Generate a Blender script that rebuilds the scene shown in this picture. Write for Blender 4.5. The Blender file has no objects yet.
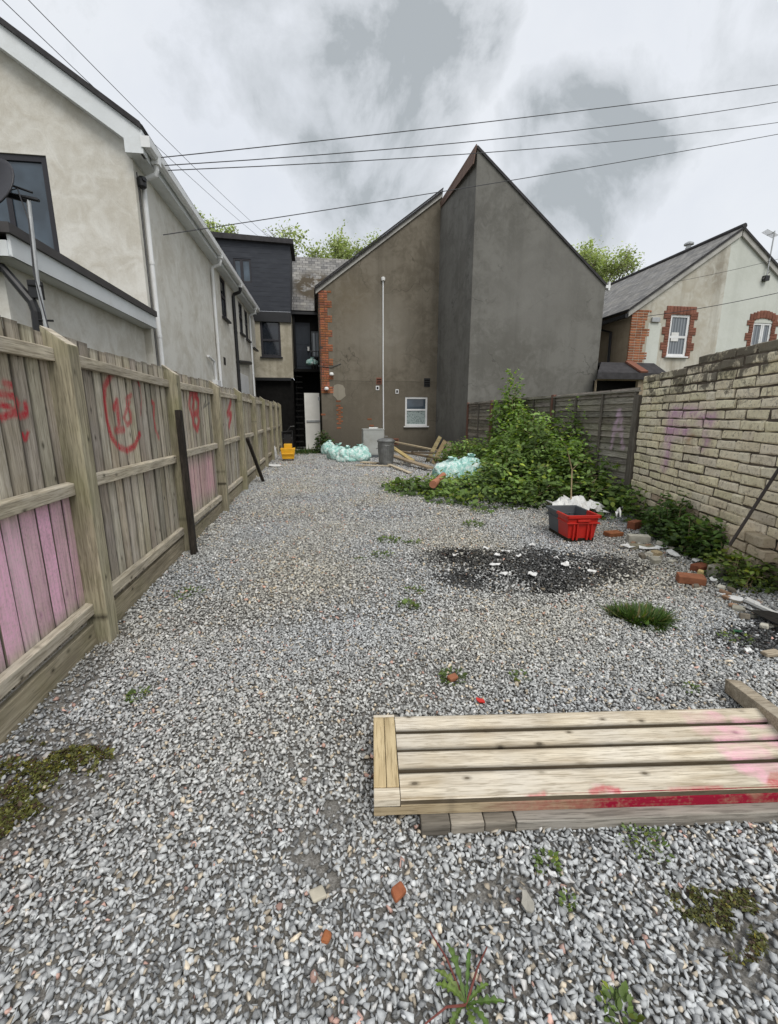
import bpy, bmesh, math, random
import numpy as np
from mathutils import Vector, Matrix
from mathutils.geometry import tessellate_polygon
random.seed(11)
rng = np.random.default_rng(11)
R = math.radians
scene = bpy.context.scene
COL = scene.collection

# ------------------------------------------------------------------ camera and surveying helpers
F_PX, CAM_H, HOR = 440.0, 1.5, 415.0
PITCH = math.atan((512 - HOR) / F_PX)
YAW = R(9.327)

def ray(px, py):
    x = (px - 389) / F_PX
    y = -(py - 512) / F_PX
    cp, sp = math.cos(PITCH), math.sin(PITCH)
    d = (x, cp + y * sp, -sp + y * cp)
    c, s = math.cos(-YAW), math.sin(-YAW)
    return Vector((c * d[0] - s * d[1], s * d[0] + c * d[1], d[2]))
O0 = Vector((0, 0, CAM_H))
def G(px, py, z=0.0):
    d = ray(px, py); return O0 + d * ((z - CAM_H) / d.z)
def PX(px, py, X):
    d = ray(px, py); return O0 + d * (X / d.x)
def PY(px, py, Y):
    d = ray(px, py); return O0 + d * (Y / d.y)
def PL(px, py, a, b):
    d = ray(px, py); n = (-(b[1] - a[1]), b[0] - a[0])
    return O0 + d * ((n[0] * a[0] + n[1] * a[1]) / (n[0] * d.x + n[1] * d.y))

cam = bpy.data.cameras.new('camera')
cam.sensor_fit = 'VERTICAL'; cam.sensor_height = 24.0; cam.lens = F_PX / 1024 * 24.0
cam.clip_start = 0.05; cam.clip_end = 2000
camo = bpy.data.objects.new('camera', cam); COL.objects.link(camo)
camo.location = O0; camo.rotation_euler = (math.pi / 2 - PITCH, 0, -YAW)
scene.camera = camo

# ------------------------------------------------------------------ object helpers
WOFF = {}
def tag(o, label=None, cat=None, group=None, kind=None):
    if label: o['label'] = label
    if cat: o['category'] = cat
    if group: o['group'] = group
    if kind: o['kind'] = kind
    return o
def thing(name, label, cat, loc=(0, 0, 0), group=None, rotz=0.0):
    o = bpy.data.objects.new(name, None); COL.objects.link(o)
    o.empty_display_size = 0.2
    o.location = loc; o.rotation_euler = (0, 0, rotz)
    WOFF[o.name] = Matrix.Translation(Vector(loc)) @ Matrix.Rotation(rotz, 4, 'Z')
    return tag(o, label, cat, group)

class MB:
    def __init__(s):
        s.v = []; s.f = []; s.t = []; s.p = []; s.cur = (1, 1, 1)
    def vert(s, co, paint=None):
        s.v.append(tuple(co)); s.t.append(s.cur); s.p.append(paint or (0, 0, 0, 0)); return len(s.v) - 1
    def add(s, pts, faces):
        b = len(s.v)
        for p in pts: s.vert(p)
        s.f += [tuple(b + i for i in f) for f in faces]
        return s
    def hexa(s, a, b):      # a: bottom loop (4), b: top loop (4)
        return s.add(list(a) + list(b), [(3, 2, 1, 0), (4, 5, 6, 7), (0, 1, 5, 4), (1, 2, 6, 5), (2, 3, 7, 6), (3, 0, 4, 7)])
    def box(s, x0, x1, y0, y1, z0, z1):
        return s.hexa([(x0, y0, z0), (x1, y0, z0), (x1, y1, z0), (x0, y1, z0)], [(x0, y0, z1), (x1, y0, z1), (x1, y1, z1), (x0, y1, z1)])
    def obox(s, o, ux, uy, uz):   # corner and three edge vectors
        o, ux, uy, uz = map(Vector, (o, ux, uy, uz))
        a = [o, o + ux, o + ux + uy, o + uy]
        if ux.cross(uy).dot(uz) < 0: a = [o, o + uy, o + ux + uy, o + ux]
        return s.hexa(a, [q + uz for q in a])
    def bar(s, p, q, w, h, up=(0, 0, 1)):   # beam from p to q, centred
        p, q = Vector(p), Vector(q); d = (q - p); up = Vector(up)
        sx = d.cross(up).normalized(); sz = sx.cross(d).normalized()
        return s.obox(p - sx * w / 2 - sz * h / 2, d, sx * w, sz * h)
    def prism(s, poly, ex):   # planar polygon (3d pts) extruded by ex
        n = len(poly); ex = Vector(ex); a = [Vector(p) for p in poly]
        nn = Vector((0, 0, 0))
        for i in range(n): nn += a[i].cross(a[(i + 1) % n])
        if nn.dot(ex) > 0: a = a[::-1]
        b = len(s.v)
        for p in a: s.vert(p)
        for p in a: s.vert(p + ex)
        tri = tessellate_polygon([a])
        for t in tri:
            i, j, k = t
            m = (a[j] - a[i]).cross(a[k] - a[i])
            if m.dot(ex) > 0: i, j, k = k, j, i
            s.f.append((b + i, b + j, b + k)); s.f.append((b + n + k, b + n + j, b + n + i))
        for i in range(n):
            j = (i + 1) % n
            s.f.append((b + j, b + i, b + n + i, b + n + j))
        return s
    def wall(s, poly, holes, depth):   # polygon with openings; depth vector = reveal direction (inward)
        dv = Vector(depth); loops = [[Vector(p) for p in poly]] + [[Vector(p) for p in h] for h in holes]
        flat = [p for l in loops for p in l]
        b = len(s.v)
        for p in flat: s.vert(p)
        for t in tessellate_polygon(loops):
            i, j, k = t
            m = (flat[j] - flat[i]).cross(flat[k] - flat[i])
            if m.dot(dv) > 0: i, j, k = k, j, i
            s.f.append((b + i, b + j, b + k))
        for h in loops[1:]:
            n = len(h); c = len(s.v)
            for p in h: s.vert(p)
            for p in h: s.vert(p + dv)
            for i in range(n):
                j = (i + 1) % n; s.f.append((c + i, c + j, c + n + j, c + n + i))
        return s
    def tube(s, pts, r, n=8, r2=None, cap=True):
        pts = [Vector(p) for p in pts]; m = len(pts); b = len(s.v); pu = None
        for i, p in enumerate(pts):
            d = (pts[min(i + 1, m - 1)] - pts[max(i - 1, 0)]).normalized()
            u = d.cross(Vector((0, 0, 1)) if abs(d.z) < .95 else Vector((1, 0, 0))).normalized() if pu is None else (pu - d * pu.dot(d)).normalized()
            pu = u; w = d.cross(u)
            rr = r if r2 is None else r + (r2 - r) * i / max(1, m - 1)
            for k in range(n):
                a = 2 * math.pi * k / n; s.vert(p + u * math.cos(a) * rr + w * math.sin(a) * rr)
        for i in range(m - 1):
            for k in range(n):
                k2 = (k + 1) % n; s.f.append((b + i * n + k, b + i * n + k2, b + (i + 1) * n + k2, b + (i + 1) * n + k))
        if cap:
            s.f.append(tuple(b + k for k in range(n))[::-1]); s.f.append(tuple(b + (m - 1) * n + k for k in range(n)))
        return s
    def lathe(s, c, prof, n=20, closed=True):   # prof: (r,z)
        c = Vector(c); b = len(s.v)
        for r, z in prof:
            for k in range(n):
                a = 2 * math.pi * k / n; s.vert(c + Vector((r * math.cos(a), r * math.sin(a), z)))
        for i in range(len(prof) - 1):
            for k in range(n):
                k2 = (k + 1) % n; s.f.append((b + i * n + k, b + i * n + k2, b + (i + 1) * n + k2, b + (i + 1) * n + k))
        if closed:
            s.f.append(tuple(b + k for k in range(n))[::-1]); e = b + (len(prof) - 1) * n; s.f.append(tuple(e + k for k in range(n)))
        return s
    def grid(s, o, u, v, nu, nv, paintfn=None, jit=None):
        o, u, v = Vector(o), Vector(u), Vector(v); b = len(s.v)
        for j in range(nv + 1):
            for i in range(nu + 1):
                p = o + u * (i / nu) + v * (j / nv)
                if jit: p = p + jit(i / nu, j / nv)
                s.vert(p, paintfn(p) if paintfn else None)
        for j in range(nv):
            for i in range(nu):
                a = b + j * (nu + 1) + i; s.f.append((a, a + 1, a + nu + 2, a + nu + 1))
        return s
    def build(s, name, mat, parent=None, smooth=False, bevel=0, local=False, origin=None):
        me = bpy.data.meshes.new(name)
        V = np.array(s.v, dtype=float)
        loc = Vector((0, 0, 0))
        if parent is not None:
            if not local and parent.name in WOFF:
                Mi = np.array(WOFF[parent.name].inverted()); V = V @ Mi[:3, :3].T + Mi[:3, 3]
        else:
            if origin is None:
                origin = ((V[:, 0].min() + V[:, 0].max()) / 2, (V[:, 1].min() + V[:, 1].max()) / 2, V[:, 2].min())
            loc = Vector(origin); V = V - np.array(origin)
        me.from_pydata(V.tolist(), [], s.f)
        at = me.attributes.new('tint', 'FLOAT_COLOR', 'POINT')
        T = np.ones((len(s.v), 4)); T[:, :3] = np.array(s.t); at.data.foreach_set('color', T.ravel())
        P = np.array(s.p)
        if True:
            ap = me.attributes.new('paint', 'FLOAT_COLOR', 'POINT'); ap.data.foreach_set('color', P.ravel())
        if smooth: me.polygons.foreach_set('use_smooth', [True] * len(me.polygons))
        me.materials.append(mat); me.update()
        o = bpy.data.objects.new(name, me); COL.objects.link(o); o.location = loc
        if parent is not None:
            o.parent = parent
            if parent.name in WOFF: WOFF[o.name] = WOFF[parent.name]
        else:
            WOFF[o.name] = Matrix.Translation(loc)
        if bevel:
            b = o.modifiers.new('bevel', 'BEVEL'); b.width = bevel; b.segments = 2; b.limit_method = 'ANGLE'; b.angle_limit = R(40)
        return o

def np_obj(name, V, Fs, C, mat, parent=None, smooth=False, origin=(0, 0, 0)):
    """mesh from arrays of triangles with a per-vertex colour"""
    me = bpy.data.meshes.new(name); V = V - np.array(origin)
    n = len(Fs)
    me.vertices.add(len(V)); me.vertices.foreach_set('co', V.astype(np.float32).ravel())
    me.loops.add(n * 3); me.loops.foreach_set('vertex_index', Fs.astype(np.int32).ravel())
    me.polygons.add(n); me.polygons.foreach_set('loop_start', np.arange(0, n * 3, 3, dtype=np.int32))
    me.polygons.foreach_set('loop_total', np.full(n, 3, dtype=np.int32))
    if smooth: me.polygons.foreach_set('use_smooth', [True] * n)
    at = me.attributes.new('tint', 'FLOAT_COLOR', 'POINT')
    T = np.ones((len(V), 4), dtype=np.float32); T[:, :3] = C; at.data.foreach_set('color', T.ravel())
    me.update(calc_edges=True); me.validate()
    me.materials.append(mat)
    o = bpy.data.objects.new(name, me); COL.objects.link(o)
    if parent is not None: o.parent = parent
    else: o.location = origin
    return o

LEAF_V = np.array([(0, 0, 0), (.22, -.24, .03), (.55, -.30, .05), (1, 0, -.10), (.55, .30, .05), (.22, .24, .03), (.5, 0, -.03)])
LEAF_F = np.array([(0, 6, 1), (1, 6, 2), (2, 6, 3), (3, 6, 4), (4, 6, 5), (5, 6, 0)])
LEAF_F = LEAF_F[:, ::-1]
GRASS_V = np.array([(0, -.05, 0), (0, .05, 0), (.5, .035, .06), (.5, -.035, .06), (1, 0, -.05)])
GRASS_F = np.array([(0, 1, 2), (0, 2, 3), (3, 2, 4)])
def leaf_mesh(P, D, U, S, C, TV=LEAF_V, TF=LEAF_F):
    """P base points, D leaf directions, U up vectors, S sizes, C colours -> arrays"""
    D = D / (np.linalg.norm(D, axis=1, keepdims=True) + 1e-9)
    W = np.cross(U, D); W /= (np.linalg.norm(W, axis=1, keepdims=True) + 1e-9)
    N = np.cross(D, W)
    n, m = len(P), len(TV)
    V = P[:, None, :] + S[:, None, None] * (TV[None, :, 0:1] * D[:, None, :] + TV[None, :, 1:2] * W[:, None, :] + TV[None, :, 2:3] * N[:, None, :])
    Fc = (np.arange(n) * m)[:, None, None] + TF[None]
    return V.reshape(-1, 3), Fc.reshape(-1, 3), np.repeat(C, m, axis=0)

# ------------------------------------------------------------------ materials
class NT:
    def __init__(s, name, rough=.85, spec=.3):
        s.m = bpy.data.materials.new(name); s.m.use_nodes = True
        s.t = s.m.node_tree; s.b = s.t.nodes['Principled BSDF']
        s.b.inputs['Roughness'].default_value = rough
        s.b.inputs['Specular IOR Level'].default_value = spec
    def n(s, typ, **kw):
        nd = s.t.nodes.new(typ)
        for k, v in kw.items(): setattr(nd, k, v)
        return nd
    def link(s, a, b): s.t.links.new(a, b)
    def setin(s, sock, v):
        if hasattr(v, 'node'): s.link(v, sock)
        elif isinstance(v, (tuple, list)) and len(v) == 3 and sock.type == 'RGBA': sock.default_value = (*v, 1)
        else: sock.default_value = v
    def pos(s, scale=(1, 1, 1), obj=False):
        src = s.n('ShaderNodeTexCoord').outputs['Object'] if obj else s.n('ShaderNodeNewGeometry').outputs['Position']
        mp = s.n('ShaderNodeMapping'); s.link(src, mp.inputs[0]); mp.inputs['Scale'].default_value = scale
        return mp.outputs[0]
    def noise(s, vec, scale=1, detail=4, rough=.55, dist=0):
        nd = s.n('ShaderNodeTexNoise'); s.link(vec, nd.inputs['Vector'])
        nd.inputs['Scale'].default_value = scale; nd.inputs['Detail'].default_value = detail
        nd.inputs['Roughness'].default_value = rough; nd.inputs['Distortion'].default_value = dist
        return nd.outputs['Fac']
    def voro(s, vec, scale=1, feature='F1', out='Distance', rnd=1):
        nd = s.n('ShaderNodeTexVoronoi', feature=feature); s.link(vec, nd.inputs['Vector'])
        nd.inputs['Scale'].default_value = scale; nd.inputs['Randomness'].default_value = rnd
        return nd.outputs[out]
    def ramp(s, fac, stops, interp='LINEAR'):
        nd = s.n('ShaderNodeValToRGB'); s.link(fac, nd.inputs[0]); cr = nd.color_ramp; cr.interpolation = interp
        while len(cr.elements) < len(stops): cr.elements.new(.5)
        for e, (p, c) in zip(cr.elements, stops):
            e.position = p; e.color = (c, c, c, 1) if isinstance(c, (int, float)) else (*c, 1)
        return nd.outputs[0]
    def mix(s, fac, a, b, blend='MIX'):
        nd = s.n('ShaderNodeMix', data_type='RGBA', blend_type=blend)
        s.setin(nd.inputs[0], fac); s.setin(nd.inputs[6], a); s.setin(nd.inputs[7], b)
        return nd.outputs[2]
    def math(s, op, a, b=0.0, c=None):
        nd = s.n('ShaderNodeMath', operation=op); s.setin(nd.inputs[0], a); s.setin(nd.inputs[1], b)
        if c is not None: s.setin(nd.inputs[2], c)
        return nd.outputs[0]
    def attr(s, name, out='Color'):
        return s.n('ShaderNodeAttribute', attribute_name=name).outputs[out]
    def spot(s, c, rad, vec=None):   # smooth 1..0 mask round a point of the place
        vec = vec or s.pos()
        d = s.n('ShaderNodeVectorMath', operation='DISTANCE'); s.link(vec, d.inputs[0]); d.inputs[1].default_value = c
        mr = s.n('ShaderNodeMapRange', interpolation_type='SMOOTHSTEP'); s.link(d.outputs['Value'], mr.inputs[0])
        mr.inputs[1].default_value = 0; mr.inputs[2].default_value = rad; mr.inputs[3].default_value = 1; mr.inputs[4].default_value = 0
        return mr.outputs[0]
    def sep(s, vec):
        nd = s.n('ShaderNodeSeparateXYZ'); s.link(vec, nd.inputs[0]); return nd.outputs
    def bump(s, h, strength=.5, dist=.01):
        nd = s.n('ShaderNodeBump'); s.link(h, nd.inputs['Height']); nd.inputs['Strength'].default_value = strength; nd.inputs['Distance'].default_value = dist
        s.link(nd.outputs[0], s.b.inputs['Normal'])
    def out(s, col, rough=None):
        s.setin(s.b.inputs['Base Color'], col)
        if rough is not None: s.setin(s.b.inputs['Roughness'], rough)
        return s.m

def wood(name, dark, light, axis, rough=.85, grey=None, green=0.0, knots=True, obj=False, stain=.6, patchy=.5, knot=1.0, fg=3.2):
    t = NT(name, rough, .25)
    sc = {'x': (2.2, 42, 42), 'y': (42, 2.2, 42), 'z': (42, 42, 2.2)}[axis]
    v = t.pos(sc, obj)
    g1 = t.noise(v, 1, 5, .6, .6); g2 = t.noise(t.pos(obj=obj), 3.1, 4, .6)
    c = t.ramp(g1, [(.3, dark), (.68, light)])
    c = t.mix(t.ramp(g2, [(.4, 0.0), (.68, .75)]), c, grey or tuple(.75 * (a + b) / 2 for a, b in zip(dark, light)))
    fine = t.noise(t.pos(tuple(a * fg for a in sc), obj), 1, 3, .6, .4)
    c = t.mix(t.ramp(fine, [(.50, 0.0), (.62, .6)]), c, tuple(a * .62 for a in dark))
    c = t.mix(t.ramp(t.noise(t.pos({'x': (1, 5, 5), 'y': (5, 1, 5), 'z': (5, 5, 1)}[axis], obj), 1.4, 4, .6), [(.5, 0.0), (.72, stain)]), c, tuple(a * .55 for a in dark))
    if green:
        c = t.mix(t.math('MULTIPLY', t.ramp(t.noise(t.pos(obj=obj), 2.2, 5), [(.45, 0.0), (.7, 1.0)]), green), c, (.16, .17, .06))
    if knots:
        sx = t.sep(t.pos(obj=obj)); ia, ib = {'x': (0, 1), 'y': (1, 2), 'z': (2, 1)}[axis]
        cb = t.n('ShaderNodeCombineXYZ'); t.link(t.math('MULTIPLY', sx[ia], 4.4), cb.inputs[0]); t.link(t.math('MULTIPLY', sx[ib], 7.5), cb.inputs[1])
        vd = t.n('ShaderNodeTexVoronoi', voronoi_dimensions='2D'); t.link(cb.outputs[0], vd.inputs['Vector']); vd.inputs['Scale'].default_value = knot
        kd = t.math('ADD', vd.outputs['Distance'], t.math('MULTIPLY', t.math('SUBTRACT', g1, .5), .10))
        some = t.ramp(t.sep(vd.outputs['Color'])[0], [(.50, 0.0), (.80, 1.0)])
        c = t.mix(t.math('MULTIPLY', some, t.ramp(kd, [(.04, .95), (.065, .55), (.15, 0.0)])), c, tuple(a * .30 for a in dark))
    c = t.mix(1.0, c, t.attr('tint'), 'MULTIPLY')
    pa = t.n('ShaderNodeAttribute', attribute_name='paint')
    pm = t.math('MULTIPLY', pa.outputs['Alpha'], t.ramp(t.noise(t.pos((60, 60, 60), obj), 1, 3), [(.25, .55), (.55, 1.0)]))
    pm = t.math('MULTIPLY', pm, t.ramp(g1, [(.3, .6), (.55, 1.0)]))
    pm = t.math('MULTIPLY', pm, t.ramp(t.noise(t.pos(obj=obj), 3.3, 4, .6), [(.34, patchy), (.56, 1.0)]))
    c = t.mix(pm, c, pa.outputs['Color'])
    t.bump(g1, .35, .006)
    return t.out(c)

def plain(name, col, rough=.5, spec=.4, var=.12, metal=0.0, dirt=None, scale=6.0):
    t = NT(name, rough, spec)
    t.b.inputs['Metallic'].default_value = metal
    n1 = t.noise(t.pos(), scale, 5, .6)
    c = t.mix(t.ramp(n1, [(.35, 0.0), (.7, 1.0)]), tuple(a * (1 - var) for a in col), tuple(min(1, a * (1 + var)) for a in col))
    if dirt:
        c = t.mix(t.ramp(t.noise(t.pos(), scale * .6, 6, .7), [(.5, 0.0), (.75, .7)]), c, dirt)
    c = t.mix(1.0, c, t.attr('tint'), 'MULTIPLY')
    t.bump(t.noise(t.pos(), scale * 8, 3), .12, .004)
    return t.out(c, rough)

M = {}
M['board'] = wood('weathered_board', (.27, .23, .17), (.66, .60, .49), 'z', grey=(.53, .48, .43), green=.03, patchy=.66)
M['rail'] = wood('rail_wood', (.28, .24, .18), (.62, .56, .45), 'y', grey=(.50, .455, .40), green=.04)
M['post'] = wood('post_wood', (.17, .148, .10), (.40, .36, .26), 'z', grey=(.27, .25, .18), green=.35)
M['gravelboard'] = wood('gravel_board_wood', (.21, .175, .115), (.43, .375, .275), 'y', grey=(.30, .27, .20), green=.25)
M['deck'] = wood('pale_deck_wood', (.42, .34, .23), (.80, .72, .57), 'x', grey=(.66, .61, .52), obj=True, stain=.35, patchy=.15, knot=1.25, fg=4.5)
M['deck_y'] = wood('pale_end_wood', (.42, .31, .16), (.66, .53, .32), 'y', grey=(.58, .47, .28), obj=True)
M['batten'] = wood('grey_batten_wood', (.13, .115, .095), (.38, .35, .30), 'x', grey=(.30, .28, .25), obj=True)
M['darkstake'] = wood('dark_stake_wood', (.012, .010, .008), (.055, .045, .035), 'z', knots=False)
M['slat'] = wood('grey_slat_wood', (.12, .105, .088), (.42, .39, .34), 'y', grey=(.26, .245, .215), green=.15)
M['redpost'] = wood('red_brown_post', (.13, .06, .045), (.26, .14, .105), 'z', grey=(.19, .12, .095), knots=False)
M['greybatten'] = wood('grey_batten', (.10, .085, .07), (.22, .20, .17), 'z', knots=False)
M['plank'] = wood('loose_plank_wood', (.25, .20, .14), (.52, .45, .34), 'x', grey=(.40, .36, .29))

def render_wall(name, base, stain, stainamt, spots=(), rough=.92, grain=.3, streak=.4, basedirt=True, white=None, crack=0, band=0):
    t = NT(name, rough, .15)
    p = t.pos()
    big = t.noise(p, .9, 6, .6, .7); mid = t.noise(p, 3.5, 5, .6, 1.2)
    fac = t.ramp(t.math('ADD', t.math('MULTIPLY', big, .6), t.math('MULTIPLY', mid, .4)), [(.43, 0.0), (.58, 1.0)])
    c = t.mix(t.math('MULTIPLY', fac, stainamt), base, stain)
    st = t.noise(t.pos((2.6, 2.6, .10)), 1, 4, .6)
    c = t.mix(t.math('MULTIPLY', t.ramp(st, [(.5, 0.0), (.72, 1.0)]), streak), c, tuple(a * .6 for a in stain))
    if white: c = t.mix(t.ramp(t.noise(p, 2.2, 6, .7), [(.55, 0.0), (.75, white[1])]), c, white[0])
    if crack:
        vq = t.n('ShaderNodeVectorMath', operation='ADD'); nn_ = t.n('ShaderNodeTexNoise'); t.link(p, nn_.inputs['Vector']); nn_.inputs['Scale'].default_value = 1.5; nn_.inputs['Detail'].default_value = 5
        t.link(p, vq.inputs[0]); t.link(nn_.outputs['Color'], vq.inputs[1])
        ed = t.voro(vq.outputs[0], .42, 'DISTANCE_TO_EDGE')
        cm_ = t.math('MULTIPLY', t.ramp(ed, [(.0, 1.0), (.006, 0.0)]), t.ramp(t.noise(p, .7, 2), [(.5, 0.0), (.6, crack)]))
        c = t.mix(cm_, c, tuple(a * .4 for a in stain))
    if band:
        zb_ = t.math('ADD', t.sep(p)[2], t.math('MULTIPLY', mid, .12))
        c = t.mix(t.ramp(t.math('MULTIPLY', t.math('SUBTRACT', band + .06, zb_), 4), [(.0, 0.0), (.06, .75), (.22, .35)]), c, tuple(a * .72 for a in stain))
    for (pt, rad, col, amt) in spots:
        m = t.math('MULTIPLY', t.math('MULTIPLY', t.spot(pt, rad), amt), t.ramp(mid, [(.3, .3), (.6, 1.0)]))
        c = t.mix(m, c, col)
    if basedirt:
        z = t.sep(p)[2]
        zz = t.math('ADD', z, t.math('MULTIPLY', mid, .8))
        mr = t.ramp(t.math('MULTIPLY', zz, .5), [(.2, .75), (.75, 0.0)])
        c = t.mix(mr, c, tuple(a * .55 for a in stain))
    c = t.mix(.10, c, t.ramp(t.noise(p, 42, 3), [(.3, tuple(a * .6 for a in base)), (.7, tuple(min(1, a * 1.3) for a in base))]))
    t.bump(t.math('ADD', t.math('MULTIPLY', t.noise(p, 60, 3), .5), t.math('MULTIPLY', mid, 1.5)), grain, .012)
    return t.out(c)

M['whitewall'] = render_wall('pale_render', (.68, .665, .61), (.48, .445, .37), .75, streak=.10, basedirt=False, white=((.70, .69, .64), .45))
LB = 18.3
bp = lambda px, py: tuple(PY(px, py, LB))
M['brownwall'] = render_wall('brown_grey_render', (.190, .168, .132), (.122, .106, .080), .9, streak=.45, crack=.8, band=2.85,
    spots=[(bp(383, 330), 1.9, (.27, .25, .21), .8), (bp(350, 300), 1.6, (.17, .14, .095), .6), (bp(375, 420), 2.2, (.15, .13, .10), .6), (bp(335, 430), 1.6, (.115, .10, .08), .7)])
M['greywall'] = render_wall('grey_render', (.182, .178, .162), (.128, .124, .111), .9, streak=.35, crack=.7,
    spots=[(tuple(PY(540, 290, 15.1)), 2.6, (.215, .21, .195), .7), (tuple(PY(470, 230, 15.4)), 1.0, (.085, .082, .075), .6), (tuple(PY(468, 300, 15.4)), 1.0, (.10, .097, .09), .4), (tuple(PY(520, 370, 15.1)), 2.0, (.10, .095, .08), .5)])
M['housewall'] = render_wall('cream_render', (.56, .55, .49), (.40, .36, .28), .75, streak=.75, basedirt=False,
    spots=[(tuple(PY(716, 275, 15)), 1.0, (.22, .19, .15), .7), (tuple(PY(650, 345, 15)), 1.6, (.36, .31, .22), .6), (tuple(PY(690, 300, 15)), 1.6, (.42, .38, .30), .6)])
M['housewall_new'] = render_wall('white_render', (.60, .62, .57), (.50, .52, .46), .5, streak=.2, basedirt=False)
M['sidewall'] = render_wall('tan_render', (.33, .27, .19), (.24, .19, .13), .7, basedirt=False)
M['towerwall'] = render_wall('stained_cream_render', (.50, .46, .37), (.30, .27, .20), .8, streak=.5, basedirt=False)
M['patchrender'] = render_wall('pale_patch_render', (.30, .275, .22), (.24, .21, .165), .7, basedirt=False)

def brickmat(name, c1, c2, rough=.9, dark=None, grime=False):
    t = NT(name, rough, .2); p = t.pos()
    c = t.mix(t.ramp(t.noise(p, 5, 5, .7), [(.35, 0.0), (.65, 1.0)]), c1, c2)
    c = t.mix(t.ramp(t.noise(p, 22, 5, .7), [(.5, 0.0), (.75, .7)]), c, dark or tuple(a * .4 for a in c1))
    c = t.mix(1.0, c, t.attr('tint'), 'MULTIPLY')
    if grime:
        z = t.sep(p)[2]; gz_ = t.noise(p, 4.5, 6, .75, .6)
        hi = t.ramp(t.math('ADD', t.math('MULTIPLY', t.math('SUBTRACT', z, 1.2), .62), t.math('MULTIPLY', t.math('SUBTRACT', gz_, .5), 1.5)), [(.38, 0.0), (.52, .85)])
        c = t.mix(hi, c, (.085, .075, .06))
        lo = t.ramp(t.math('ADD', t.math('MULTIPLY', z, .8), gz_), [(.5, .75), (1.0, 0.0)])
        c = t.mix(lo, c, (.34, .26, .20))
        sp_ = t.ramp(t.noise(p, 26, 5, .75), [(.55, 0.0), (.66, .8)]); c = t.mix(sp_, c, (.22, .18, .13))
    pa = t.n('ShaderNodeAttribute', attribute_name='paint')
    pm = t.math('MULTIPLY', pa.outputs['Alpha'], t.ramp(t.noise(p, 9, 4), [(.3, .35), (.6, 1.0)]))
    c = t.mix(pm, c, pa.outputs['Color'])
    t.bump(t.noise(p, 45, 4, .7), .5, .008)
    return t.out(c)
M['brick'] = brickmat('orange_red_brick', (.36, .15, .07), (.28, .105, .06))
M['redquoin'] = brickmat('dull_red_brick', (.25, .11, .075), (.19, .085, .06))
M['creambrick'] = brickmat('painted_cream_brick', (.88, .82, .65), (.76, .69, .52), dark=(.42, .35, .25), grime=True)
M['loosebrick'] = brickmat('loose_brick', (.33, .14, .075), (.27, .11, .06))
M['mortar'] = plain('dark_mortar', (.115, .095, .075), .95, .1, .35, dirt=(.05, .045, .04), scale=9)
M['palemortar'] = plain('pale_mortar', (.26, .22, .17), .95, .1, .3, dirt=(.12, .10, .08), scale=9)

def slate():
    t = NT('slate_tiles', .6, .3)
    p = t.pos(); br = t.n('ShaderNodeTexBrick'); 
    uv = t.attr('tuv', 'Vector')
    t.link(uv, br.inputs['Vector']); br.inputs['Scale'].default_value = 1; br.inputs['Brick Width'].default_value = .30; br.inputs['Row Height'].default_value = .20
    br.inputs['Mortar Size'].default_value = .012; br.inputs['Bias'].default_value = 0
    br.inputs['Color1'].default_value = (.11, .107, .105, 1); br.inputs['Color2'].default_value = (.27, .26, .245, 1); br.inputs['Mortar'].default_value = (.03, .03, .03, 1)
    c = t.mix(t.ramp(t.noise(p, 1.6, 6, .7), [(.45, 0.0), (.7, .7)]), br.outputs['Color'], (.25, .235, .20))
    c = t.mix(t.ramp(t.noise(p, 7, 6, .7), [(.55, 0.0), (.7, .6)]), c, (.07, .07, .065))
    t.bump(br.outputs['Fac'], -.6, .02)
    return t, c
def finish_slate(moss=None):
    t, c = slate()
    if moss:
        m = t.math('MINIMUM', t.math('MULTIPLY', t.spot(moss[0], moss[1]), 3.0), 1.0)
        m = t.math('MULTIPLY', m, t.ramp(t.noise(t.pos(), 2.2, 5, .7), [(.44, 0.0), (.50, 1.0)]))
        c = t.mix(m, c, (.055, .04, .02))
    return t.out(c)
M['slate'] = finish_slate()
M['mossslate'] = finish_slate((tuple(PY(316, 281, 22.8)), 1.5))

def cladding():
    t = NT('black_cladding', .6, .3); p = t.pos(); z = t.sep(p)[2]
    fr = t.math('FRACT', t.math('MULTIPLY', z, 5.5))
    c = t.mix(t.ramp(fr, [(.0, 0.0), (.10, 1.0)]), (.006, .007, .009), (.036, .040, .050))
    c = t.mix(t.ramp(t.noise(t.pos((1.5, 1.5, 8)), 1.5, 5), [(.45, 0.0), (.75, .6)]), c, (.06, .066, .078))
    t.bump(fr, .5, .02)
    return t.out(c)
M['clad'] = cladding()

def glass(name, col, rough=.06):
    t = NT(name, rough, .7)
    c = t.mix(t.ramp(t.noise(t.pos(), 1.1, 3), [(.4, 0.0), (.62, 1.0)]), col, tuple(a * 2.2 for a in col))
    return t.out(c)
M['glass'] = glass('blue_grey_glass', (.035, .05, .065))
M['darkglass'] = glass('dark_glass', (.008, .010, .014))
def frosted():
    t = NT('frosted_glass', .35, .5)
    c = t.mix(t.ramp(t.voro(t.pos(), 16), [(.1, 0.0), (.5, 1.0)]), (.10, .13, .13), (.32, .38, .37))
    return t.out(c)
M['frosted'] = frosted()
def blinds():
    t = NT('blind_behind_glass', .12, .6); z = t.sep(t.pos())[0]
    c = t.mix(t.ramp(t.math('FRACT', t.math('MULTIPLY', z, 9)), [(.3, 0.0), (.5, 1.0), (.8, .3)]), (.10, .115, .13), (.26, .28, .30))
    return t.out(c)
M['blind'] = blinds()
M['pvc'] = plain('white_pvc', (.76, .77, .77), .35, .45, .05, dirt=(.55, .54, .50), scale=2.5)
M['fascia'] = plain('white_fascia', (.70, .73, .74), .4, .4, .05, dirt=(.50, .50, .47), scale=1.8)
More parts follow.
